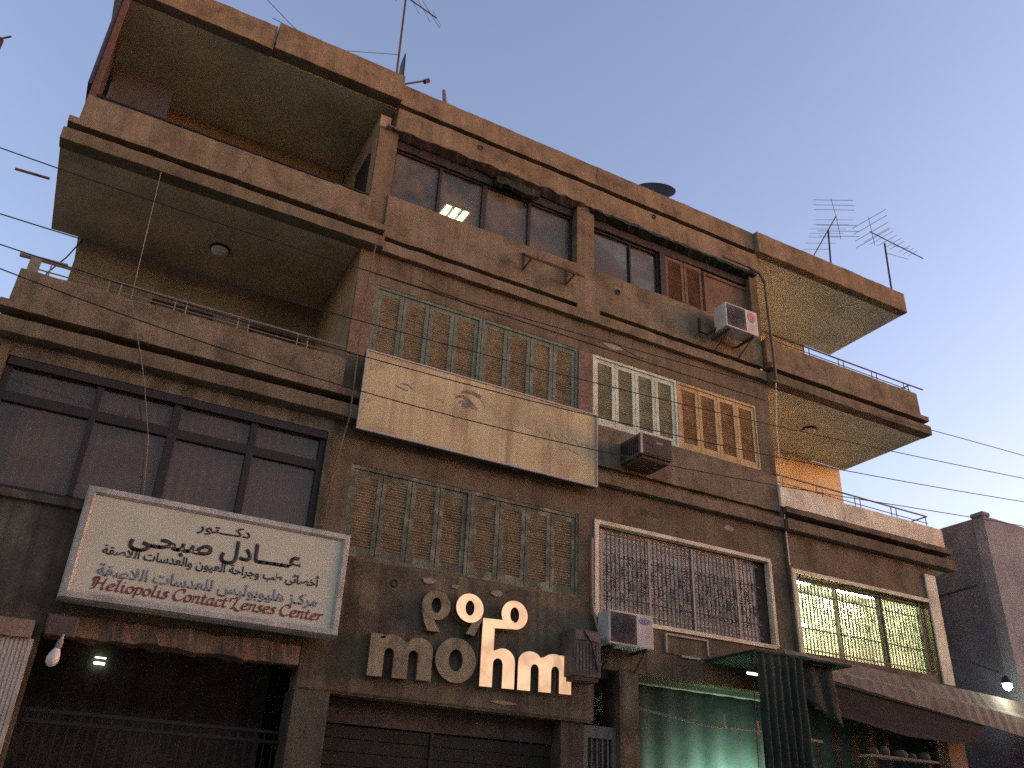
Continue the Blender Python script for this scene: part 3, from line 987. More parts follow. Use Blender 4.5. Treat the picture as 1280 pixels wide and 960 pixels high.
MB().box(SX0 + b_, SX1 - b_, YS, -0.362, SZ0 + b_, SZ1 - b_).build('face', SIGNW, t)

AR = {'ا': 'FE8D FE8E', 'أ': 'FE83 FE84', 'ب': 'FE8F FE90 FE91 FE92', 'ت': 'FE95 FE96 FE97 FE98', 'ة': 'FE93 FE94', 'ج': 'FE9D FE9E FE9F FEA0',
      'ح': 'FEA1 FEA2 FEA3 FEA4', 'خ': 'FEA5 FEA6 FEA7 FEA8', 'د': 'FEA9 FEAA', 'ر': 'FEAD FEAE', 'ز': 'FEAF FEB0', 'س': 'FEB1 FEB2 FEB3 FEB4',
      'ص': 'FEB9 FEBA FEBB FEBC', 'ط': 'FEC1 FEC2 FEC3 FEC4', 'ع': 'FEC9 FECA FECB FECC', 'ق': 'FED5 FED6 FED7 FED8', 'ك': 'FED9 FEDA FEDB FEDC',
      'ل': 'FEDD FEDE FEDF FEE0', 'م': 'FEE1 FEE2 FEE3 FEE4', 'ن': 'FEE5 FEE6 FEE7 FEE8', 'ه': 'FEE9 FEEA FEEB FEEC', 'و': 'FEED FEEE',
      'ي': 'FEF1 FEF2 FEF3 FEF4', 'ى': 'FEEF FEF0', 'ئ': 'FE89 FE8A FE8B FE8C'}
AR = {k: [chr(int(c, 16)) for c in v.split()] for k, v in AR.items()}


def shape_arabic(s_):
    """joined letter forms in left to right drawing order"""
    out = []
    n = len(s_)
    i = 0

    def dual(c):
        return c == 'ـ' or len(AR.get(c, [])) == 4
    while i < n:
        c = s_[i]
        if c == 'ـ':
            out.append(c)
            i += 1
            continue
        if c not in AR:
            out.append(c)
            i += 1
            continue
        prev = i > 0 and dual(s_[i - 1])
        if c == 'ل' and i + 1 < n and s_[i + 1] == 'ا':
            out.append(chr(0xFEFC if prev else 0xFEFB))
            i += 2
            continue
        nxt = i + 1 < n and (s_[i + 1] in AR or s_[i + 1] == 'ـ') and dual(c)
        fm = AR[c]
        idx = (3 if prev and nxt else 2 if nxt else 1 if prev else 0)
        out.append(fm[min(idx, len(fm) - 1)])
        i += 1
    return ''.join(reversed(out))


def text_mesh(body, width=None, height=None, offset=0.0):
    cu = bpy.data.curves.new('txt', 'FONT')
    cu.body = body
    cu.size = 1.0
    cu.offset = offset
    cu.resolution_u = 4
    ob = bpy.data.objects.new('txt', cu)
    COL.objects.link(ob)
    dg = bpy.context.evaluated_depsgraph_get()
    dg.update()
    me = bpy.data.meshes.new_from_object(ob.evaluated_get(dg))
    bpy.data.objects.remove(ob)
    bpy.data.curves.remove(cu)
    return me


def text_on(body, x0, x1, zc, h, y, m, parent, name='lettering', offset=0.0, slope=0.0, thick=0.003):
    me = text_mesh(body, offset=offset)
    xs = [v.co.x for v in me.vertices]
    ys = [v.co.y for v in me.vertices]
    xa, xb, ya, yb = min(xs), max(xs), min(ys), max(ys)
    for v in me.vertices:
        u = (v.co.x - xa) / (xb - xa)
        x = x0 + (x1 - x0) * u
        z = zc + ((v.co.y - ya) / (yb - ya) - 0.5) * h + slope * (x - (x0 + x1) / 2)
        v.co = (x, y, z)
    me.materials.clear()
    me.materials.append(m)
    me.name = name
    o = bpy.data.objects.new(name, me)
    COL.objects.link(o)
    o.parent = parent
    o.matrix_parent_inverse = parent.matrix_basis.inverted()
    md = o.modifiers.new('thick', 'SOLIDIFY')
    md.thickness = thick
    md.offset = 0
    return o


YT = YS - 0.004
text_on(shape_arabic('دكـــتور'), 1.44, 2.13, 5.065, 0.17, YT, INK, t, offset=0.020, slope=0.02)
text_on(shape_arabic('عــــادل صبحـى'), 0.67, 2.87, 4.80, 0.33, YT, INK, t, offset=0.030, slope=0.025)
text_on(shape_arabic('أخصائى طب وجراحة العيون والعدسات اللاصقة'), 0.40, 3.16, 4.585, 0.19, YT, INK, t, offset=0.020, slope=0.01)
text_on(shape_arabic('مركـز هليوبوليس للعدسات اللاصقة'), 0.40, 3.17, 4.315, 0.20, YT, INKG, t, offset=0.026, slope=0.01)

GLY = {
    'H': (1.25, [[(0.02, 1.15), (-0.08, 1.45), (0.08, 1.68), (0.34, 1.6), (0.36, 1.1), (0.30, 0.5), (0.22, 0.08), (0.0, 0.0)],
                 [(1.0, 1.66), (0.92, 1.2), (0.86, 0.5), (0.92, 0.05), (1.12, 0.1)], [(0.3, 0.82), (0.6, 0.9), (0.9, 0.92)], [(0.12, 1.5), (0.1, 0.9), (0.08, 0.4)]]),
    'e': (0.70, [[(0.08, 0.5), (0.42, 0.56), (0.58, 0.78), (0.42, 1.0), (0.15, 0.8), (0.08, 0.35), (0.28, 0.0), (0.64, 0.2)]]),
    'l': (0.50, [[(0.02, 1.45), (0.22, 1.62), (0.2, 1.1), (0.16, 0.3), (0.26, 0.0), (0.46, 0.14)]]),
    'i': (0.48, [[(0.0, 0.85), (0.17, 0.98), (0.15, 0.3), (0.26, 0.0), (0.44, 0.14)], [(0.16, 1.34), (0.23, 1.44)]]),
    'o': (0.72, [[(0.36, 1.0), (0.10, 0.75), (0.08, 0.22), (0.34, 0.0), (0.60, 0.3), (0.56, 0.8), (0.32, 1.0)]]),
    'p': (0.76, [[(0.0, 0.86), (0.18, 0.98), (0.15, 0.3), (0.08, -0.62)], [(0.16, 0.68), (0.42, 1.0), (0.64, 0.7), (0.52, 0.12), (0.2, 0.02)]]),
    's': (0.58, [[(0.50, 0.88), (0.30, 1.0), (0.12, 0.8), (0.36, 0.5), (0.44, 0.18), (0.22, 0.0), (0.0, 0.12)]]),
    'C': (1.02, [[(0.86, 1.3), (0.82, 1.62), (0.45, 1.62), (0.08, 1.0), (0.12, 0.25), (0.5, -0.05), (0.92, 0.28)], [(0.86, 1.62), (0.86, 1.2)]]),
    'n': (0.82, [[(0.0, 0.86), (0.18, 0.98), (0.14, 0.4), (0.10, 0.0)], [(0.14, 0.6), (0.42, 1.0), (0.58, 0.85), (0.52, 0.2), (0.62, 0.0), (0.78, 0.14)]]),
    't': (0.55, [[(0.24, 1.38), (0.18, 0.7), (0.18, 0.1), (0.34, 0.0), (0.52, 0.16)], [(0.0, 0.95), (0.44, 0.98)]]),
    'a': (0.78, [[(0.54, 0.9), (0.30, 1.0), (0.07, 0.6), (0.12, 0.06), (0.32, 0.02), (0.52, 0.45), (0.58, 0.98), (0.52, 0.25), (0.60, 0.0), (0.76, 0.14)]]),
    'c': (0.62, [[(0.52, 0.8), (0.36, 1.0), (0.10, 0.65), (0.13, 0.1), (0.34, 0.0), (0.58, 0.2)]]),
    'L': (0.92, [[(-0.22, 0.95), (-0.24, 1.35), (0.06, 1.5), (0.34, 1.62), (0.32, 0.9), (0.22, 0.2), (-0.02, -0.05), (0.34, 0.02), (0.70, -0.28), (0.92, -0.14)]]),
    'r': (0.58, [[(0.0, 0.86), (0.18, 0.98), (0.14, 0.3), (0.10, 0.0)], [(0.14, 0.6), (0.36, 0.98), (0.54, 0.9)]]),
    ' ': (0.42, []),
}


def pen(mb, pts, y, wid, ang=radians(38), thin=0.0):
    """broad nib stroke in the plane y"""
    d = Vector((cos(ang), sin(ang))) * wid / 2
    vs, fs = [], []
    for i, p_ in enumerate(pts):
        yy = y - 0.00004 * i
        vs += [(p_.x - d.x, yy, p_.y - d.y), (p_.x + d.x, yy, p_.y + d.y)]
        # slight body so that thin strokes keep a width
    for i in range(len(pts) - 1):
        fs.append((2 * i, 2 * i + 1, 2 * i + 3, 2 * i + 2))
    mb.add(vs, fs)
    if thin:
        n_ = Vector((-d.y, d.x)).normalized() * thin / 2
        vs = []
        for i, p_ in enumerate(pts):
            yy = y - 0.0005 - 0.00004 * i
            vs += [(p_.x - n_.x, yy, p_.y - n_.y), (p_.x + n_.x, yy, p_.y + n_.y)]
        mb.add(vs, fs)


mb = MB()
txt = 'Heliopolis Contact Lenses Center'
tw = sum(GLY[c][0] for c in txt)
xw = 0.36 + 0.02
sc_x = (3.24 - 0.36) / tw
xh = 0.086
for c in txt:
    wd, strokes = GLY[c]
    for s_ in strokes:
        P = []
        for q in smooth_path(s_, 7):
            P.append(Vector((xw + q.x * sc_x + q.y * 0.012, 4.092 + q.y * xh + 0.006 * (xw - 1.8))))
        pen(mb, P, YT, 0.036, thin=0.013)
    xw += wd * sc_x
mb.build('lettering', INKR, t, recalc=False)
MB().box(0.5, 0.55, -0.125, 0.0, 4.0, 4.04).build('bracket', RUST, t)
MB().box(3.0, 3.05, -0.125, 0.0, 4.0, 4.04).build('bracket', RUST, t)

# faded billboard
t = thing('billboard', 'long faded tan billboard with ghostly printed eyes across the second floor', 'billboard', (5.6, -0.2, 7.7))
MB().box(3.41, 7.77, -0.24, -0.10, 7.06, 8.43).build('box', SHOPD, t)
MB().box(3.43, 7.75, -0.252, -0.241, 7.08, 8.41).build('face', BILL, t)
mb = MB()
mb.box(3.40, 7.78, -0.265, -0.23, 7.045, 7.075)
mb.box(3.40, 7.78, -0.265, -0.23, 8.415, 8.44)
mb.box(3.40, 3.425, -0.265, -0.23, 7.075, 8.415)
mb.box(7.755, 7.78, -0.265, -0.23, 7.075, 8.415)
mb.build('frame', BILLF, t)


def marks(parent, name, m, strokes, wid, y=-0.2545, k=6):
    mb_ = MB()
    for i, s_ in enumerate(strokes):
        pen(mb_, smooth_path(s_, k), y - 0.0012 * i, wid, ang=radians(80))
    return mb_.build(name, m, parent, recalc=False)


marks(t, 'printed_eye', INKB, [[(5.00, 8.02), (5.10, 8.06), (5.22, 8.03), (5.36, 7.93)], [(5.06, 7.94), (5.14, 7.98), (5.20, 7.93), (5.12, 7.90)],
                               [(5.22, 7.96), (5.32, 7.91), (5.40, 7.90)], [(5.10, 8.14), (5.25, 8.18), (5.45, 8.14)]], 0.055)
marks(t, 'printed_eye', INKB, [[(3.95, 7.93), (4.05, 7.91), (4.16, 7.90)], [(4.02, 7.99), (4.14, 8.0), (4.24, 7.95)]], 0.022)
MB().ring(5.20, 7.945, 0.075, 0.07, 0.001, 0.001, -0.2562, -0.2545, 20).build('printed_iris', INKB, t)
marks(t, 'printed_nose', INKB2, [[(4.66, 7.87), (4.72, 7.90), (4.80, 7.85)], [(4.78, 7.85), (4.83, 7.84)]], 0.04)
marks(t, 'printed_hair', INKB2, [[(3.48, 8.22), (3.62, 8.24), (3.78, 8.30)], [(3.50, 8.12), (3.60, 8.16), (3.74, 8.24)], [(3.47, 7.52), (3.55, 7.56), (3.58, 7.62)],
                                 [(5.3, 8.2), (5.5, 8.1), (5.55, 7.95)]], 0.07)
marks(t, 'faded_lettering', INKB2, [[(6.05, 7.86), (6.12, 7.94), (6.2, 7.90), (6.15, 7.80), (6.06, 7.83)], [(6.3, 7.86), (6.42, 7.83), (6.55, 7.88), (6.62, 7.80), (6.75, 7.86), (6.82, 7.78)],
                                    [(6.9, 7.82), (7.02, 7.78), (7.1, 7.86), (7.2, 7.77), (7.3, 7.84), (7.4, 7.76), (7.52, 7.82), (7.6, 7.74)],
                                    [(7.0, 7.60), (7.2, 7.63), (7.4, 7.58)]], 0.04)

# lettering over the middle shop: five of the faces still lit
t = thing('letter_sign', 'large raised shop letters, left ones dull and right ones glowing, on the grimy fascia', 'sign', (5.7, -0.1, 4.0))
LX, LZ, TL = 4.06, 3.525, 0.027


def put(poly):
    return [(LX + x, LZ + z + TL * x) for x, z in poly]


def arc(cx, cz, rx, rz, a0, a1, n=12):
    return [(cx + rx * cos(radians(a0 + (a1 - a0) * k / n)), cz + rz * sin(radians(a0 + (a1 - a0) * k / n))) for k in range(n + 1)]


def m_poly(x0, W, h, s_, g, mirror=False):
    """letter with a square shoulder, two arches"""
    hi = h * 0.66
    r1 = (s_ + g) / 2
    pts = [(0, 0), (0, h * 0.985), (s_ * 0.98, h * 0.985), (s_ * 0.98, h * 0.90)]
    pts += arc(s_ + g * 0.62, h * 0.72, g * 0.62 + s_ * 0.62, h * 0.28, 145, 40, 10)
    xv = 2 * s_ + g - s_ * 0.12
    pts += [(xv, h * 0.86)]
    pts += arc(W - s_ * 0.98, h * 0.70, s_ * 0.98, h * 0.30, 130, 0, 12)
    pts += [(W, 0), (W - s_, 0)]
    pts += arc(W - s_ - g / 2, hi - g / 2, g / 2, g / 2 * 1.2, 0, 180, 10)
    pts += [(W - s_ - g, 0), (s_ + g, 0)]
    pts += arc(s_ + g / 2, hi - g / 2, g / 2, g / 2 * 1.2, 0, 180, 10)
    pts += [(s_, 0)]
    if mirror:
        pts = [(W - x, z) for x, z in pts][::-1]
    return put([(x0 + x, z) for x, z in pts])


YL0, YL1 = -0.14, -0.03
MB().prism(m_poly(0.0, 0.955, 0.58, 0.222, 0.145), YL0, YL1, 0, 1).build('letter', [LETD, LETS], t)
MB().ring(LX + 1.325, LZ + 0.325 + TL * 1.325, 0.325, 0.315, 0.112, 0.155, YL0, YL1, 44, 0, 1).build('letter', [LETD, LETS], t)
h = [(0, 0), (0.0, 0.85), (0.205, 0.85), (0.205, 0.52)] + arc(0.37, 0.37, 0.205, 0.20, 115, 0, 12) + [(0.575, 0), (0.37, 0)] + arc(0.2875, 0.33, 0.0825, 0.09, 0, 180, 10) + [(0.205, 0)]
tag(MB().prism(put([(1.725 + x, z) for x, z in h]), YL0, YL1, 0, 1).build('letter', [LETL, LETS], t), 'glowing tall letter h')
tag(MB().prism(m_poly(2.355, 0.94, 0.575, 0.218, 0.143, True), YL0, YL1, 0, 1).build('letter', [LETL, LETS], t), 'glowing letter m at the right end')
# Arabic line above
mb = MB()
mb.ring(6.323, 4.675, 0.228, 0.218, 0.078, 0.118, YL0, YL1, 40, 0, 1)
mb.prism([(5.79, 4.415), (6.31, 4.457), (6.31, 4.58), (5.79, 4.555)], YL0 + 0.004, YL1, 0, 1)
tag(mb.build('letter', [LETL, LETS], t), 'glowing ring with a bar to its left')
mb = MB()
mb.ring(5.558, 4.667, 0.228, 0.215, 0.074, 0.112, YL0, YL1, 40, 0, 1)
mb.prism([(5.77, 4.60), (5.775, 4.52), (5.70, 4.36), (5.66, 4.27), (5.52, 4.285), (5.58, 4.40), (5.64, 4.50), (5.70, 4.60)], YL0 + 0.004, YL1, 2, 1)
tag(mb.build('letter', [LETL, LETS, LETD], t), 'glowing ring with a dirty curved tail')
mb = MB()
mb.ring(5.012, 4.628, 0.228, 0.213, 0.078, 0.113, YL0, YL1, 40, 0, 1)
mb.prism([(4.784, 4.64), (4.80, 4.50), (4.84, 4.36), (4.90, 4.245), (5.10, 4.25), (5.03, 4.35), (4.98, 4.44), (4.94, 4.50), (4.86, 4.58)], YL0 + 0.004, YL1, 0, 1)
mb.build('letter', [LETD, LETS], t)

# mended patches and cracks in the plaster
def blotch(x, z, y, rx, rz, m, n=18):
    pts = []
    for k in range(n):
        a_ = 2 * pi * k / n
        r_ = 1 + 0.45 * noise.noise(Vector((cos(a_) * 1.3 + x, sin(a_) * 1.3 + z, 2.0)))
        pts.append((x + rx * r_ * cos(a_), z + rz * r_ * sin(a_)))
    MB().prism(pts, y - 0.012, y + 0.02).build('plaster_patch', m, B)


def crack(pts, y):
    P = []
    for p_, q_ in zip(pts[:-1], pts[1:]):
        for k in range(6):
            u = k / 6
            P.append((p_[0] + (q_[0] - p_[0]) * u + random.uniform(-0.02, 0.02), y, p_[1] + (q_[1] - p_[1]) * u + random.uniform(-0.02, 0.02)))
    MB().tube(P, 0.007, 4).build('plaster_crack', SHOPD, B)


PAT = worn('mended plaster', (0.30, 0.255, 0.20), (0.20, 0.165, 0.13), scale=6, streak=0.2, seed=60)
for (x, z, y, rx, rz, m) in ((4.9, 5.0, -0.026, 0.12, 0.045, PAT), (6.05, 4.99, -0.026, 0.10, 0.05, PAT), (5.35, 4.98, -0.026, 0.07, 0.03, PAT), (6.25, 3.40, -0.03, 0.2, 0.03, LETD),
                             (3.5, 4.3, -0.028, 0.14, 0.2, SHOPD), (4.36, 4.87, -0.012, 0.13, 0.10, PLB), (9.0, 6.9, 0.009, 0.3, 0.06, PLG), (8.3, 10.15, 0.009, 0.2, 0.05, PAT), (10.9, 7.0, 0.009, 0.12, 0.05, PAT)):
    blotch(x, z, y, rx, rz, m)
crack([(7.95, 14.45), (7.92, 14.2), (7.98, 14.0)], -0.052)
crack([(0.9, 11.45), (1.05, 11.2), (0.95, 10.97)], YB)
crack([(8.2, 10.3), (8.9, 10.1), (9.6, 10.16)], -0.002)
crack([(4.2, 10.2), (5.4, 10.02), (6.2, 10.08)], -0.002)
crack([(13.9, 8.1), (14.0, 7.9), (13.92, 7.7)], YB + 0.05)

# holes and blotches on the facade
for i, (x, z) in enumerate(((4.36, 4.87), (5.17, 13.68), (9.39, 13.74), (8.40, 11.42))):
    MB().lathe([(0.001, 0), (0.05, 0), (0.062, 0.01), (0.05, 0.02)], 14, Matrix.Translation((x, -0.058 if z > 5 else -0.022, z)) @ Matrix.Rotation(radians(90), 4, 'X')).build('wall_hole', FRAME, B)


# ================================================================== AIR CONDITIONERS
def ac(x0, x1, y0, y1, z0, z1, label, logo=None, body=ACW, split=0.62):
    t_ = thing('air_conditioner', label, 'air conditioner', ((x0 + x1) / 2, y1, z0), 'air conditioners on the facade')
    w_ = x1 - x0
    MB().box(x0, x1, y0, y1, z0, z1).build('casing', body, t_, bevel=0.015)
    xs = x0 + w_ * split
    mb_ = MB()
    mb_.box(x0 + 0.04, xs, y0 - 0.006, y0 - 0.001, z0 + 0.035, z1 - 0.035)
    mb_.build('fan_recess', ACD, t_)
    mb_ = MB()
    cx, cz, R_ = (x0 + 0.04 + xs) / 2, (z0 + z1) / 2, min(xs - x0 - 0.06, z1 - z0 - 0.08) / 2
    for k in range(1, 7):
        pts = [(cx + R_ * k / 6 * cos(2 * pi * a / 24), y0 - 0.014, cz + R_ * k / 6 * sin(2 * pi * a / 24)) for a in range(25)]
        mb_.tube(pts, 0.004, 4)
    for a in range(8):
        mb_.tube([(cx, y0 - 0.012, cz), (cx + R_ * cos(a * pi / 4), y0 - 0.012, cz + R_ * sin(a * pi / 4))], 0.004, 4)
    mb_.build('fan_guard', plain('fan guard', (0.10, 0.085, 0.075), 0.6), t_)
    if logo == 'oval':
        lx, lz = xs + (x1 - xs) * 0.5, z1 - 0.11
        MB().ring(lx, lz, 0.11, 0.052, 0.001, 0.001, y0 - 0.006, y0 - 0.001, 28).build('logo', BLUE, t_)
        MB().ring(lx, lz, 0.098, 0.042, 0.088, 0.034, y0 - 0.009, y0 - 0.0065, 28).build('logo_ring', ACW, t_)
        mb__ = MB()
        pen(mb__, smooth_path([(lx - 0.07, lz - 0.005), (lx - 0.04, lz + 0.012), (lx - 0.02, lz - 0.012), (lx + 0.0, lz + 0.010), (lx + 0.025, lz - 0.010), (lx + 0.045, lz + 0.010), (lx + 0.07, lz)], 6), y0 - 0.0095, 0.012)
        mb__.build('logo_script', ACW, t_, recalc=False)
    if logo == 'round':
        lx, lz = xs + (x1 - xs) * 0.5, z1 - 0.17
        MB().ring(lx, lz, 0.10, 0.12, 0.001, 0.001, y0 - 0.006, y0 - 0.001, 24).build('logo', RED, t_)
    for x in (x0 + 0.12, x1 - 0.12):
        mb_ = MB()
        mb_.box(x - 0.02, x + 0.02, y0 + 0.02, 0.0, z0 - 0.045, z0 - 0.002)
        mb_.tube([(x, y0 + 0.08, z0 - 0.04), (x, -0.02, z0 - 0.34)], 0.014, 5)
        mb_.build('bracket', RUST, t_)
    return t_


a = ac(10.70, 11.57, -0.62, -0.26, 11.12, 11.70, 'white air conditioner with a red round logo under the brown top floor shutters', 'round')
MB().tube([(10.75, -0.3, 11.25), (10.55, -0.2, 11.05), (10.45, -0.08, 11.15), (10.48, -0.06, 11.5)], 0.03, 7).build('hose', WIRE, a)
a = ac(7.87, 8.74, -0.42, -0.10, 4.42, 4.955, 'white air conditioner with a blue oval logo below the scrollwork grille', 'oval')
# window unit, brown
t = thing('air_conditioner', 'dark brown window air conditioner under the white shutters', 'air conditioner', (8.75, 0, 7.68), 'air conditioners on the facade')
MB().box(8.39, 9.08, -0.70, -0.06, 7.68, 8.09).build('casing', ACB, t, bevel=0.012)
mb = MB()
mb.box(8.42, 9.05, -0.712, -0.701, 7.71, 8.06)
mb.build('front_panel', worn('brown front panel', (0.105, 0.074, 0.056), (0.06, 0.045, 0.036), seed=54), t)
mb = MB()
for k in range(9):
    mb.box(8.384, 8.389, -0.62 + k * 0.06, -0.585 + k * 0.06, 7.74, 8.03)
mb.build('side_louvres', FRAME, t)
MB().box(8.72, 8.86, -0.716, -0.7125, 7.94, 7.97).build('nameplate', GRILL, t)
MB().box(8.384, 8.425, -0.714, -0.69, 7.70, 8.09).build('corner_strip', CREAM, t)
MB().box(8.44, 9.02, -0.66, -0.05, 7.62, 7.675).build('bracket', RUST, t)
# old unit next to the lit letters
t = thing('air_conditioner', 'grimy old air conditioner box right of the glowing letters', 'air conditioner', (7.45, 0, 3.86), 'air conditioners on the facade')
MB().box(7.22, 7.72, -0.42, -0.035, 3.86, 4.56).build('casing', ACB, t, bevel=0.015)
mb = MB()
for k in range(7):
    mb.box(7.27 + k * 0.06, 7.30 + k * 0.06, -0.43, -0.4205, 3.92, 4.36)
mb.build('front_louvres', worn('grimy louvres', (0.15, 0.115, 0.085), (0.08, 0.06, 0.05), seed=55), t)
MB().box(7.24, 7.70, -0.435, -0.4205, 4.40, 4.53).build('front_panel', worn('grimy panel', (0.16, 0.13, 0.10), (0.09, 0.07, 0.055), seed=56), t)
MB().tube([(7.40, -0.44, 4.53), (7.52, -0.46, 4.36), (7.60, -0.45, 4.1), (7.66, -0.43, 3.95)], 0.014, 6).build('hose', WIRE, t)
MB().box(7.26, 7.68, -0.40, -0.04, 3.80, 3.858).build('bracket', RUST, t)

# pale plate frame on the wall and rusty empty bracket
t = thing('wall_plate', 'pale empty rectangular frame on the wall below the scrollwork grille', 'frame', (9.7, -0.03, 4.6))
mb = MB()
mb.box(9.28, 10.2, -0.05, -0.003, 4.80, 4.83)
mb.box(9.28, 9.31, -0.05, -0.003, 4.50, 4.80)
mb.box(9.60, 10.0, -0.05, -0.003, 4.47, 4.50)
mb.box(10.17, 10.2, -0.045, -0.003, 4.56, 4.80)
mb.build('rim', GRILL, t)
MB().box(9.311, 10.169, -0.02, -0.003, 4.50, 4.799).build('sheet', PLG, t)
t = thing('wall_bracket', 'rusty empty air conditioner bracket under the lit top floor window', 'bracket', (6.8, 0, 11.3))
mb = MB()
for x in (6.25, 7.2):
    mb.tube([(x, -0.06, 11.52), (x - 0.03, -0.42, 11.20)], 0.018, 5)
    mb.tube([(x, -0.06, 11.18), (x - 0.03, -0.42, 11.20)], 0.018, 5)
    mb.tube([(x, -0.06, 11.55), (x, -0.06, 11.15)], 0.018, 5)
    mb.tube([(x + 0.18, -0.06, 11.52), (x + 0.15, -0.42, 11.20)], 0.014, 5)
mb.tube([(6.2, -0.06, 11.52), (7.45, -0.06, 11.52)], 0.022, 5)
mb.tube([(6.2, -0.42, 11.20), (7.38, -0.42, 11.20)], 0.018, 5)
mb.build('frame', RUST, t)

# pipes on the facade
tag(MB().tube([(7.80, -0.06, 6.2), (7.79, -0.07, 5.6), (7.80, -0.06, 5.1), (7.86, -0.09, 4.75), (7.90, -0.12, 4.6)], 0.022, 6).build('wall_pipe', GRILL),
    'pale pipe beside the left edge of the scrollwork grille', 'pipe')
tag(MB().tube([(7.74, -0.05, 6.25), (7.73, -0.06, 5.4), (7.76, -0.05, 4.95), (7.80, -0.06, 4.6)], 0.014, 6).build('wall_pipe', RUST),
    'thin rusty pipe running down the pier left of the pale pipe', 'pipe')
tag(MB().tube([(11.2, -0.16, 13.32), (11.9, -0.17, 13.31), (12.2, -0.20, 13.22), (12.33, -0.21, 13.0), (12.34, -0.20, 12.4), (12.33, -0.22, 11.6), (12.31, -0.25, 11.0), (12.30, -0.25, 10.5)], 0.032, 7).build('wall_pipe', GRILLD),
    'dark bundled pipe bending down the corner beside the top right balcony', 'pipe')
tag(MB().tube([(12.30, -0.24, 10.40), (12.32, -0.1, 9.4), (12.33, -0.06, 8.2), (12.29, -0.08, 7.2), (12.27, -0.10, 6.5)], 0.013, 6).build('wall_pipe', PLC),
    'thin pale pipe down the corner beside the orange balcony wall', 'pipe')
tag(MB().tube([(3.30, -0.24, 10.44), (3.25, -0.22, 9.2), (3.27, -0.22, 8.25), (3.28, -0.24, 7.2), (3.20, -0.06, 6.4), (3.18, -0.05, 5.4)], 0.012, 6).build('wall_pipe', PLB),
    'thin brown pipe down the corner beside the left balconies', 'pipe')

# ================================================================== AWNINGS AND TARPAULINS
t = thing('shop_awning', 'flat dark awning with hanging tarpaulin folds between the grille and the barred green window', 'awning', (11.2, -0.6, 4.48))
MB().sweep([(-0.005, 4.50), (-1.24, 4.50), (-1.25, 4.46), (-0.005, 4.45)], 10.13, 12.30, 0.15).build('roof_sheet', TARPB, t, jitter=0.02)


def drape(x0, x1, y, ztop, zbot, folds, amp, m, parent, name, slant=0.0, nx=60, nz=10):
    vs, fs = [], []
    for j in range(nz + 1):
        v_ = j / nz
        for i in range(nx + 1):
            u = i / nx
            zt = ztop(u) if callable(ztop) else ztop
            zb = zbot(u) if callable(zbot) else zbot
            am = amp * (0.35 + 0.65 * v_) * (0.7 + 0.6 * noise.noise(Vector((u * 4, v_ * 2, x0))))
            vs.append((x0 + (x1 - x0) * u + slant * v_, y + am * sin(u * folds * 2 * pi + 1.3 * noise.noise(Vector((u * 3, v_ * 3, 5)))), zt + (zb - zt) * v_))
    for j in range(nz):
        for i in range(nx):
            a_ = j * (nx + 1) + i
            fs.append((a_, a_ + 1, a_ + nx + 2, a_ + nx + 1))
    o = MB().add(vs, fs).build(name, m, parent, recalc=False, smooth=True)
    md = o.modifiers.new('thick', 'SOLIDIFY')
    md.thickness = 0.008
    return o


drape(10.16, 11.15, -1.22, 4.45, 2.2, 6, 0.06, TARPB, t, 'hanging_tarpaulin')
drape(11.15, 12.0, -1.05, 4.45, lambda u: 3.9 - 0.4 * u, 2, 0.05, TARPB, t, 'hanging_tarpaulin', slant=0.1, nx=24)
tag(drape(8.71, 15.9, 0.42, 4.3, 0.4, 15, 0.07, TARP, None, 'shop_curtain', nx=180), 'big dark green tarpaulin curtain closing the lit shop', 'tarpaulin')
o = MB().tube([(8.72, 0.22, 3.62), (10.0, -0.10, 3.42), (11.4, -0.14, 3.44), (12.6, -0.1, 3.38)], 0.022, 6).build('shop_rope', RAIL)
tag(o, 'sagging rope across the green shop tarpaulin', 'rope')
for i, (x, y, z) in enumerate(((10.05, -0.5, 3.46), (10.75, -0.5, 3.42), (11.54, -0.5, 3.36))):
    lab = ('thin pale strip hanging on the green tarpaulin, farthest left of three', 'short pale strip hanging just left of the grey tarpaulin folds', 'pale strip hanging in front of the grey tarpaulin folds, lowest of three')[i]
    tag(MB().box(x - 0.018, x + 0.018, y, y + 0.01, z - 0.11, z + 0.11).build('hanging_strip', GRILL), lab, 'strip', 'strips hanging under the awning')
    MB
t = thing('awning_lamp', 'small lit tube under the flat dark awning', 'lamp', (10.6, -0.5, 4.42))
MB().box(10.17, 10.42, -0.985, -0.965, 4.145, 4.175).build('tube', glow('small tube', (0.95, 1.0, 0.9), 1.0), t)
MB().box(10.17, 10.42, -0.985, -0.965, 4.18, 4.20).build('housing', ALU, t)
MB().tube([(10.3, -0.975, 4.20), (10.3, -0.975, 4.45)], 0.008, 5).build('hanger', WIRE, t)
# the green white shop lamp itself, hanging low in front of the tarpaulin
t = thing('shop_glow', 'bright green white lamp glowing at the bottom of the green tarpaulin', 'lamp', (10.7, -0.45, 2.1))
T = Matrix.Translation((10.7, -0.45, 1.75))
MB().lathe([(0.001, -0.10), (0.06, -0.085), (0.085, -0.03), (0.075, 0.03), (0.04, 0.07)], 18, T).build('bulb', GREENL, t, smooth=True)
MB().lathe([(0.04, 0.071), (0.045, 0.10), (0.03, 0.16), (0.001, 0.17)], 14, T).build('socket', DKMET, t, smooth=True)
MB().tube([(10.7, -0.45, 1.91), (10.75, -0.45, 3.2), (10.8, -0.45, 4.45)], 0.008, 5).build('cord', WIRE, t)
pl = bpy.data.lights.new('lamp_light', 'SPOT')
pl.spot_size = radians(165)
pl.spot_blend = 1.0
pl.energy = 1700
pl.color = (0.55, 1.0, 0.76)
pl.shadow_soft_size = 0.12
po = bpy.data.objects.new('lamp_light', pl)
COL.objects.link(po)
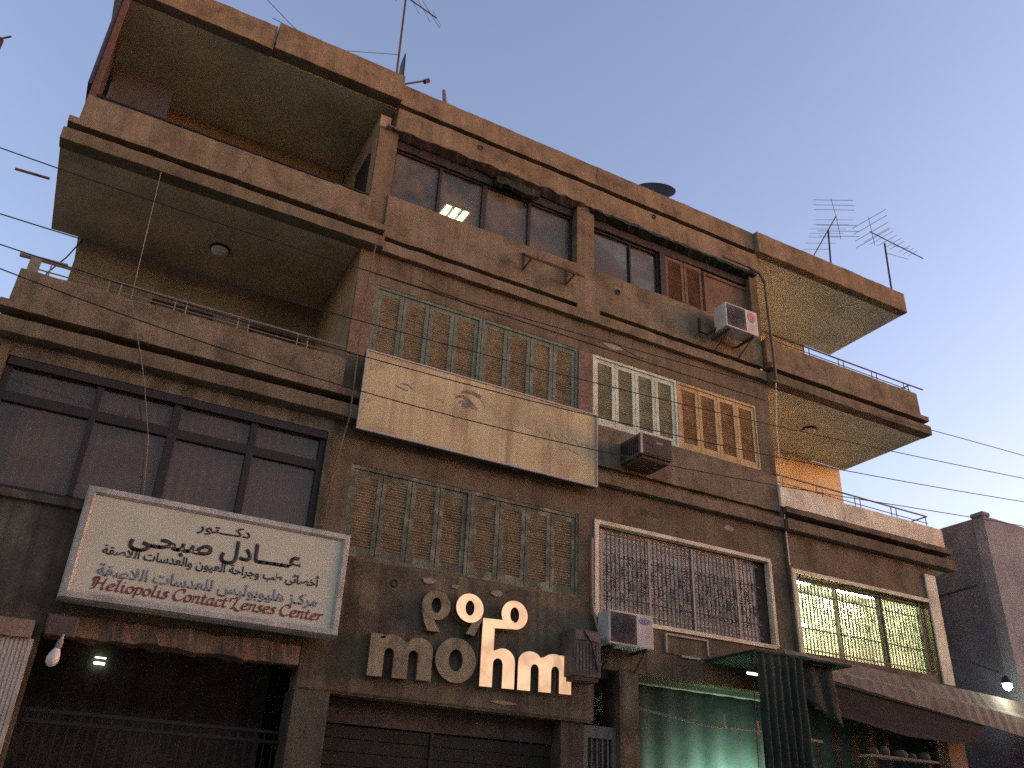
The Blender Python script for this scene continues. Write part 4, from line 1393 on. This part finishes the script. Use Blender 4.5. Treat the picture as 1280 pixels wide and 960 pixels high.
po.location = (10.95, -0.35, 1.5)
po.rotation_euler = (radians(88), 0, 0)
po.parent = t
po.matrix_parent_inverse = t.matrix_basis.inverted()

# long dusty canopy along the right shops
t = thing('shop_canopy', 'long dusty sheet canopy running along the shops under the barred green window', 'canopy', (15, -0.4, 4.4))
vs, fs = [], []
NXC = 90
rows = [((11.75, -0.22, 4.86), (18.9, -0.22, 4.60)), ((11.75, -0.30, 4.74), (18.9, -0.30, 4.42)), ((11.75, -0.33, 4.66), (18.9, -0.34, 4.30)), ((11.75, -0.45, 4.60), (18.9, -0.45, 4.20)), ((11.75, -0.50, 4.46), (18.9, -0.52, 3.76))]
for (pa, pb) in rows:
    for i in range(NXC + 1):
        u = i / NXC
        vs.append(tuple(Vector(pa).lerp(Vector(pb), u) + Vector((0, 0.006 * sin(u * 160), 0.01 * noise.noise(Vector((u * 30, pa[2], 0)))))))
for j in range(len(rows) - 1):
    for i in range(NXC):
        a_ = j * (NXC + 1) + i
        fs.append((a_, a_ + NXC + 1, a_ + NXC + 2, a_ + 1))
o = MB().add(vs, fs).build('sheet', CORR, t, recalc=False)
md = o.modifiers.new('thick', 'SOLIDIFY')
md.thickness = 0.012
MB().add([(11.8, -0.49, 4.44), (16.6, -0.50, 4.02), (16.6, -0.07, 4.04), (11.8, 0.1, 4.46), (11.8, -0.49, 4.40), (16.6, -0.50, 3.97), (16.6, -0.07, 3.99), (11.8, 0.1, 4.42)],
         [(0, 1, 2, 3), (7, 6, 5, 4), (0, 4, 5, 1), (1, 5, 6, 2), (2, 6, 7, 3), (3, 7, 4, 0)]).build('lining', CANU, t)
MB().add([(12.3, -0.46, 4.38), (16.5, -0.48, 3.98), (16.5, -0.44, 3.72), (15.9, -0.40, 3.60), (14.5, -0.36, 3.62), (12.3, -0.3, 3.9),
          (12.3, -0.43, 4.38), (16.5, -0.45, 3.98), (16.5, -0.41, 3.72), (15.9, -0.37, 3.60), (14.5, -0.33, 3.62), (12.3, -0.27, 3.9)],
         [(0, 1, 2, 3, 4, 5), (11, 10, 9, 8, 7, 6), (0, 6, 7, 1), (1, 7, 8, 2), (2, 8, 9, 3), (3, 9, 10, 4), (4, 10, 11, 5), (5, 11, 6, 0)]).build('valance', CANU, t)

# shop shelf with dark jars
t = thing('shop_shelf', 'thin pale shelf under the dark canopy at the right', 'shelf', (14.2, -0.2, 3.3))
MB().box(13.6, 15.4, -0.26, 0.0, 3.22, 3.26).build('board', worn('shelf board', (0.19, 0.15, 0.11), (0.12, 0.09, 0.065), seed=57), t)
MB().box(13.7, 13.74, -0.2, 0.0, 3.05, 3.22).build('bracket', RUST, t)
MB().box(15.2, 15.24, -0.2, 0.0, 3.05, 3.22).build('bracket', RUST, t)
jl = ('squat dark jar at the left end of the shelf', 'taller dark jar second on the shelf', 'wide dark jar in the middle of the shelf', 'small dark jar right of the wide jar', 'round dark jar at the right end of the shelf')
for i, (x, r, hh) in enumerate(((13.8, 0.10, 0.12), (14.1, 0.09, 0.17), (14.5, 0.14, 0.13), (14.82, 0.08, 0.10), (15.15, 0.11, 0.14))):
    o = MB().lathe([(0.001, 0), (r, 0), (r * 1.05, hh * 0.5), (r * 0.9, hh * 0.8), (r * 0.6, hh * 0.88), (r * 0.62, hh), (0.001, hh)], 16, Matrix.Translation((x, -0.13, 3.261))).build('jar', ACB, smooth=True)
    tag(o, jl[i], 'jar', 'jars on the shop shelf')

# ================================================================== LAMP AT THE RIGHT CORNER
t = thing('street_lamp', 'bright white lamp on an arm at the right corner above the canopy', 'street lamp', (17.6, -0.4, 4.85))
MB().tube([(16.5, 0.1, 5.35), (17.1, -0.1, 5.30), (17.6, -0.35, 5.12)], 0.022, 7).build('arm', DKMET, t)
T = Matrix.Translation((17.72, -0.4, 4.86))
MB().lathe([(0.02, 0.20), (0.05, 0.18), (0.11, 0.06), (0.115, 0.045)], 18, T).build('shade', DKMET, t, smooth=True)
MB().lathe([(0.04, 0.05), (0.075, 0.02), (0.08, -0.03), (0.05, -0.08), (0.001, -0.10)], 18, T).build('bulb', STREETL, t, smooth=True)
pl = bpy.data.lights.new('street_light', 'POINT')
pl.energy = 2.5
pl.color = (0.86, 1.0, 0.93)
pl.shadow_soft_size = 0.1
po = bpy.data.objects.new('street_light', pl)
COL.objects.link(po)
po.location = (17.66, -0.5, 4.62)
po.parent = t
po.matrix_parent_inverse = t.matrix_basis.inverted()

# ================================================================== ROOF: aerials and dishes


def yagi(mast_base, mast_top, boom_a, boom_b, els, label, extra=None, m=DKMET):
    t_ = thing('television_aerial', label, 'aerial', mast_base, 'rooftop television aerials')
    MB().tube([mast_base, mast_top], 0.024, 6).build('mast', m, t_)
    bm_ = MB()
    bm_.tube([boom_a, boom_b], 0.016, 6)
    bm_.build('boom', m, t_)
    em = MB()
    A_, B_ = Vector(boom_a), Vector(boom_b)
    for (u, half, dirv) in els:
        c = A_.lerp(B_, u)
        d = Vector(dirv).normalized() * half
        em.tube([c - d, c + d], 0.006, 4)
    em.build('elements', m, t_)
    if extra:
        xm = MB()
        for seg in extra:
            xm.tube(seg, 0.007, 5)
        xm.build('reflector', m, t_)
    return t_


ED = (0.878, -0.476, 0.04)
ED2 = (0.636, -0.61, 0.48)
yagi((16.0, 1.0, 14.3), (16.24, 1.0, 16.9), (15.52, 1.0, 15.75), (16.66, 1.0, 17.55),
     [(0.15, 0.36, ED), (0.3, 0.40, ED), (0.45, 0.43, ED), (0.55, 0.47, ED), (0.66, 0.50, ED), (0.78, 0.50, ED), (0.9, 0.52, ED)],
     'left of two aerials on the right roof, boom slanting down to the parapet',
     extra=[[(16.66, 1.0, 17.55), (16.56, 1.0, 18.15)], [(16.66, 1.0, 17.55), (16.70, 1.0, 16.75)]] +
           [[(16.64 - 0.50, 1.0 + 0.27, z), (16.64 + 0.50, 1.0 - 0.27, z + 0.03)] for z in (17.75, 17.92, 18.1, 17.2, 17.0, 16.82)])
yagi((16.862, -0.10, 13.775), (16.981, -0.10, 16.018), (16.477, -0.10, 16.201), (18.491, -0.10, 16.109),
     [(0.12, 0.40, ED2), (0.22, 0.36, ED2), (0.32, 0.30, ED2), (0.42, 0.26, ED2), (0.5, 0.22, ED2), (0.57, 0.20, (0.6, -0.5, -0.3)), (0.64, 0.19, ED2), (0.72, 0.16, ED2), (0.8, 0.14, ED2)],
     'right of two aerials on the right roof, boom pointing out to the right',
     extra=[[(16.523, -0.10, 16.704), (16.569, -0.10, 15.789)]] + [[(16.54 - 0.32, -0.1 + 0.31, z - 0.24), (16.54 + 0.32, -0.1 - 0.31, z + 0.24)] for z in (16.65, 16.45, 16.22, 16.0)] + [[(16.981, -0.10, 15.697), (17.850, -0.10, 15.834)]])
yagi((3.60, 1.0, 14.3), (3.52, 1.0, 18.6), (3.10, 1.0, 18.35), (4.3, 1.0, 18.0),
     [(0.1, 0.4, (0.3, 0.2, 1)), (0.25, 0.45, (0.25, 0.2, 1)), (0.5, 0.5, (-0.3, 0.3, 1)), (0.7, 0.55, (-0.35, 0.3, 1)), (0.88, 0.55, (-0.4, 0.3, 1)), (1.0, 0.3, (-0.3, 0.3, 1))],
     'tall thin aerial on the left roof beside the edge-on dish', m=RUST)


def dish(c, r, depth, rot, label, m=DKMET, base=None, lnb=None):
    t_ = thing('satellite_dish', label, 'satellite dish', c, 'rooftop satellite dishes')
    T_ = Matrix.Translation(c) @ rot
    prof = [(0.001, 0)] + [(r * k / 8, depth * (k / 8) ** 2) for k in range(1, 9)]
    prof += [(r * k / 8, depth * (k / 8) ** 2 - 0.015) for k in range(8, 0, -1)] + [(0.001, -0.015)]
    MB().lathe(prof, 32, T_).build('reflector', m, t_, smooth=True)
    mm = MB()
    mm.tube([base, Vector(c) + (rot @ Vector((0, 0, -0.02)))], 0.03, 6)
    mm.build('mast', DKMET, t_)
    if lnb:
        lm = MB()
        lm.tube(lnb, 0.02, 6)
        e = Vector(lnb[-1])
        lm.tube([e - Vector((0.03, 0, 0.05)), e + Vector((0.06, 0, 0.04))], 0.05, 8)
        lm.build('feed_arm', DKMET, t_)
    return t_


dish((10.66, 1.5, 16.02), 0.52, 0.14, Matrix.Rotation(radians(-30), 4, 'Z') @ Matrix.Rotation(radians(62), 4, 'X'), 'dark round dish showing above the parapet over the top right window', base=(10.7, 1.6, 14.2))
dish((6.18, 1.2, 15.32), 0.40, 0.10, Matrix.Rotation(radians(20), 4, 'Z') @ Matrix.Rotation(radians(50), 4, 'X'), 'dish with only its rim showing above the parapet over the lit window', base=(6.2, 1.3, 14.2))
dish((3.52, 0.6, 15.42), 0.42, 0.09, Matrix.Rotation(radians(-17), 4, 'Z') @ Matrix.Rotation(radians(88), 4, 'Y'), 'dish seen edge-on with its feed arm reaching right, beside the tall aerial', base=(3.46, 0.6, 14.3),
     lnb=[(3.54, 0.6, 15.12), (3.80, 0.6, 15.32), (4.10, 0.6, 15.55)])
tag(MB().tube([(4.74, 1.0, 14.3), (4.73, 1.0, 15.5), (4.66, 1.0, 15.93)], 0.075, 8, r2=0.04).build('vent_pipe', CONC), 'short grey vent pipe stub on the roof edge', 'pipe')
# stay wire of the tall aerial
tag(MB().tube([(0.9, 1.0, 15.9), (2.2, 1.0, 15.75), (3.56, 1.0, 16.4)], 0.008, 4).build('stay_wire', WIRE), 'thin stay wire tied to the tall left aerial', 'wire')
tag(MB().tube([(-0.9, 0.5, 16.9), (1.2, 0.5, 15.4), (2.6, 0.5, 14.6)], 0.008, 4).build('stay_wire', WIRE), 'thin wire dropping to the roof left of the tall aerial', 'wire')

# ================================================================== CABLES ALONG THE STREET
for lab, c in (('topmost of the four cables strung along the facade', (-1.5e-4, 5.76e-3, -1.348e-2, 8.99828)),
               ('second cable from the top strung along the facade', (-8e-5, 4.79e-3, -1.62e-3, 8.09376)),
               ('third cable from the top, crossing the upper edge of the faded billboard', (-1e-4, 6.63e-3, -3.376e-2, 7.62183)),
               ('lowest of the four cables, crossing the middle of the faded billboard', (-3.1e-4, 1.319e-2, -9.227e-2, 7.19813))):
    pts = []
    for k in range(61):
        x = -8 + 34 * k / 60
        xx = min(max(x, -6), 24)
        pts.append((x, -1.5, c[0] * xx ** 3 + c[1] * xx ** 2 + c[2] * xx + c[3]))
    tag(MB().tube(pts, 0.0085, 5).build('overhead_cable', WIRE), lab, 'cable', 'overhead cables along the street')
tag(MB().tube([(-1.10, 2.2, 10.4), (-1.2, 1.6, 9.6), (-1.32, 1.0, 8.9), (-1.3, 0.4, 8.3)], 0.012, 5).build('hanging_cable', WIRE), 'loose cable hanging at the left end of the dark balcony', 'cable')
tag(MB().tube([(-0.2, -0.22, 10.46), (-0.1, -0.21, 8.2), (0.35, -0.22, 7.0), (0.6, -0.12, 6.2), (0.72, -0.08, 5.4)], 0.006, 4).build('hanging_cable', RAIL), 'thin pale wire hanging down in front of the left balconies', 'cable')

# ================================================================== NEIGHBOUR AND POLE
t = thing('concrete_building', 'low grey concrete building beyond the gap at the right edge', 'building', (22, 2, 0))
NB = MB()
NB.wall(18.78, 27, 0.1, 8.86, 0.0, 0.3, [(21.0, 22.6, 5.2, 6.9), (24.0, 25.6, 5.2, 6.9)])
NB.build('front_wall', CONL, t)
NS = MB()
NS.box(18.76, 18.98, 0.305, 12, 0.1, 8.84)
NS.build('side_wall', CONC, t)  # darker concrete than the front, the side's shade put into the colour
MB().box(18.74, 19.0, -0.03, 0.30, 8.862, 8.95).build('corner_cap', CONC, t, jitter=0.01)
MB().box(18.99, 27, 0.31, 12, 8.5, 8.8).build('roof', CONC, t)
MB().tube([(18.757, 0.5, 7.3), (18.755, 2.0, 7.22), (18.757, 4, 7.26)], 0.02, 5).build('wall_crack', SHOPD, t)
for xa in (21.0, 24.0):
    o = MB().box(xa + 0.01, xa + 1.59, 0.12, 0.16, 5.21, 6.89).build('window', FRAME, t)
    MB().box(xa + 0.1, xa + 1.5, 0.105, 0.119, 5.3, 6.8).build('pane', GLD, o)
MB().box(27, 27.3, 0, 12, 0.1, 8.84).build('side_wall', CONC, t)

t = thing('utility_pole', 'dark pole top just showing at the left edge of the sky', 'pole', (-4.6, -3, 0))
MB().tube([(-2.16, -3.0, 0.1), (-2.155, -3.0, 9.42)], 0.075, 8, r2=0.05).build('shaft', DKMET, t)
MB().tube([(-2.5, -3.0, 9.2), (-2.12, -3.0, 9.22)], 0.03, 6).build('crossarm', DKMET, t)
MB().tube([(-2.155, -3.0, 9.42), (-2.06, -3.0, 9.52)], 0.012, 5).build('spike', DKMET, t)

# ================================================================== unseen block added behind the camera to shade the facade
t = thing('apartment_building', 'unseen apartment block added across the street to shade the facade', 'building', (5, -28, 0))
MB().wall(-60, 75, 0, 12.5, -27.0, -8, []).build('wall', CONL, t)
for i in range(20):
    for z in (1.2, 4.6, 8.0):
        MB().box(-40 + i * 5, -38.2 + i * 5, -26.99, -26.9, z, z + 1.6).build('window', GLD, t)
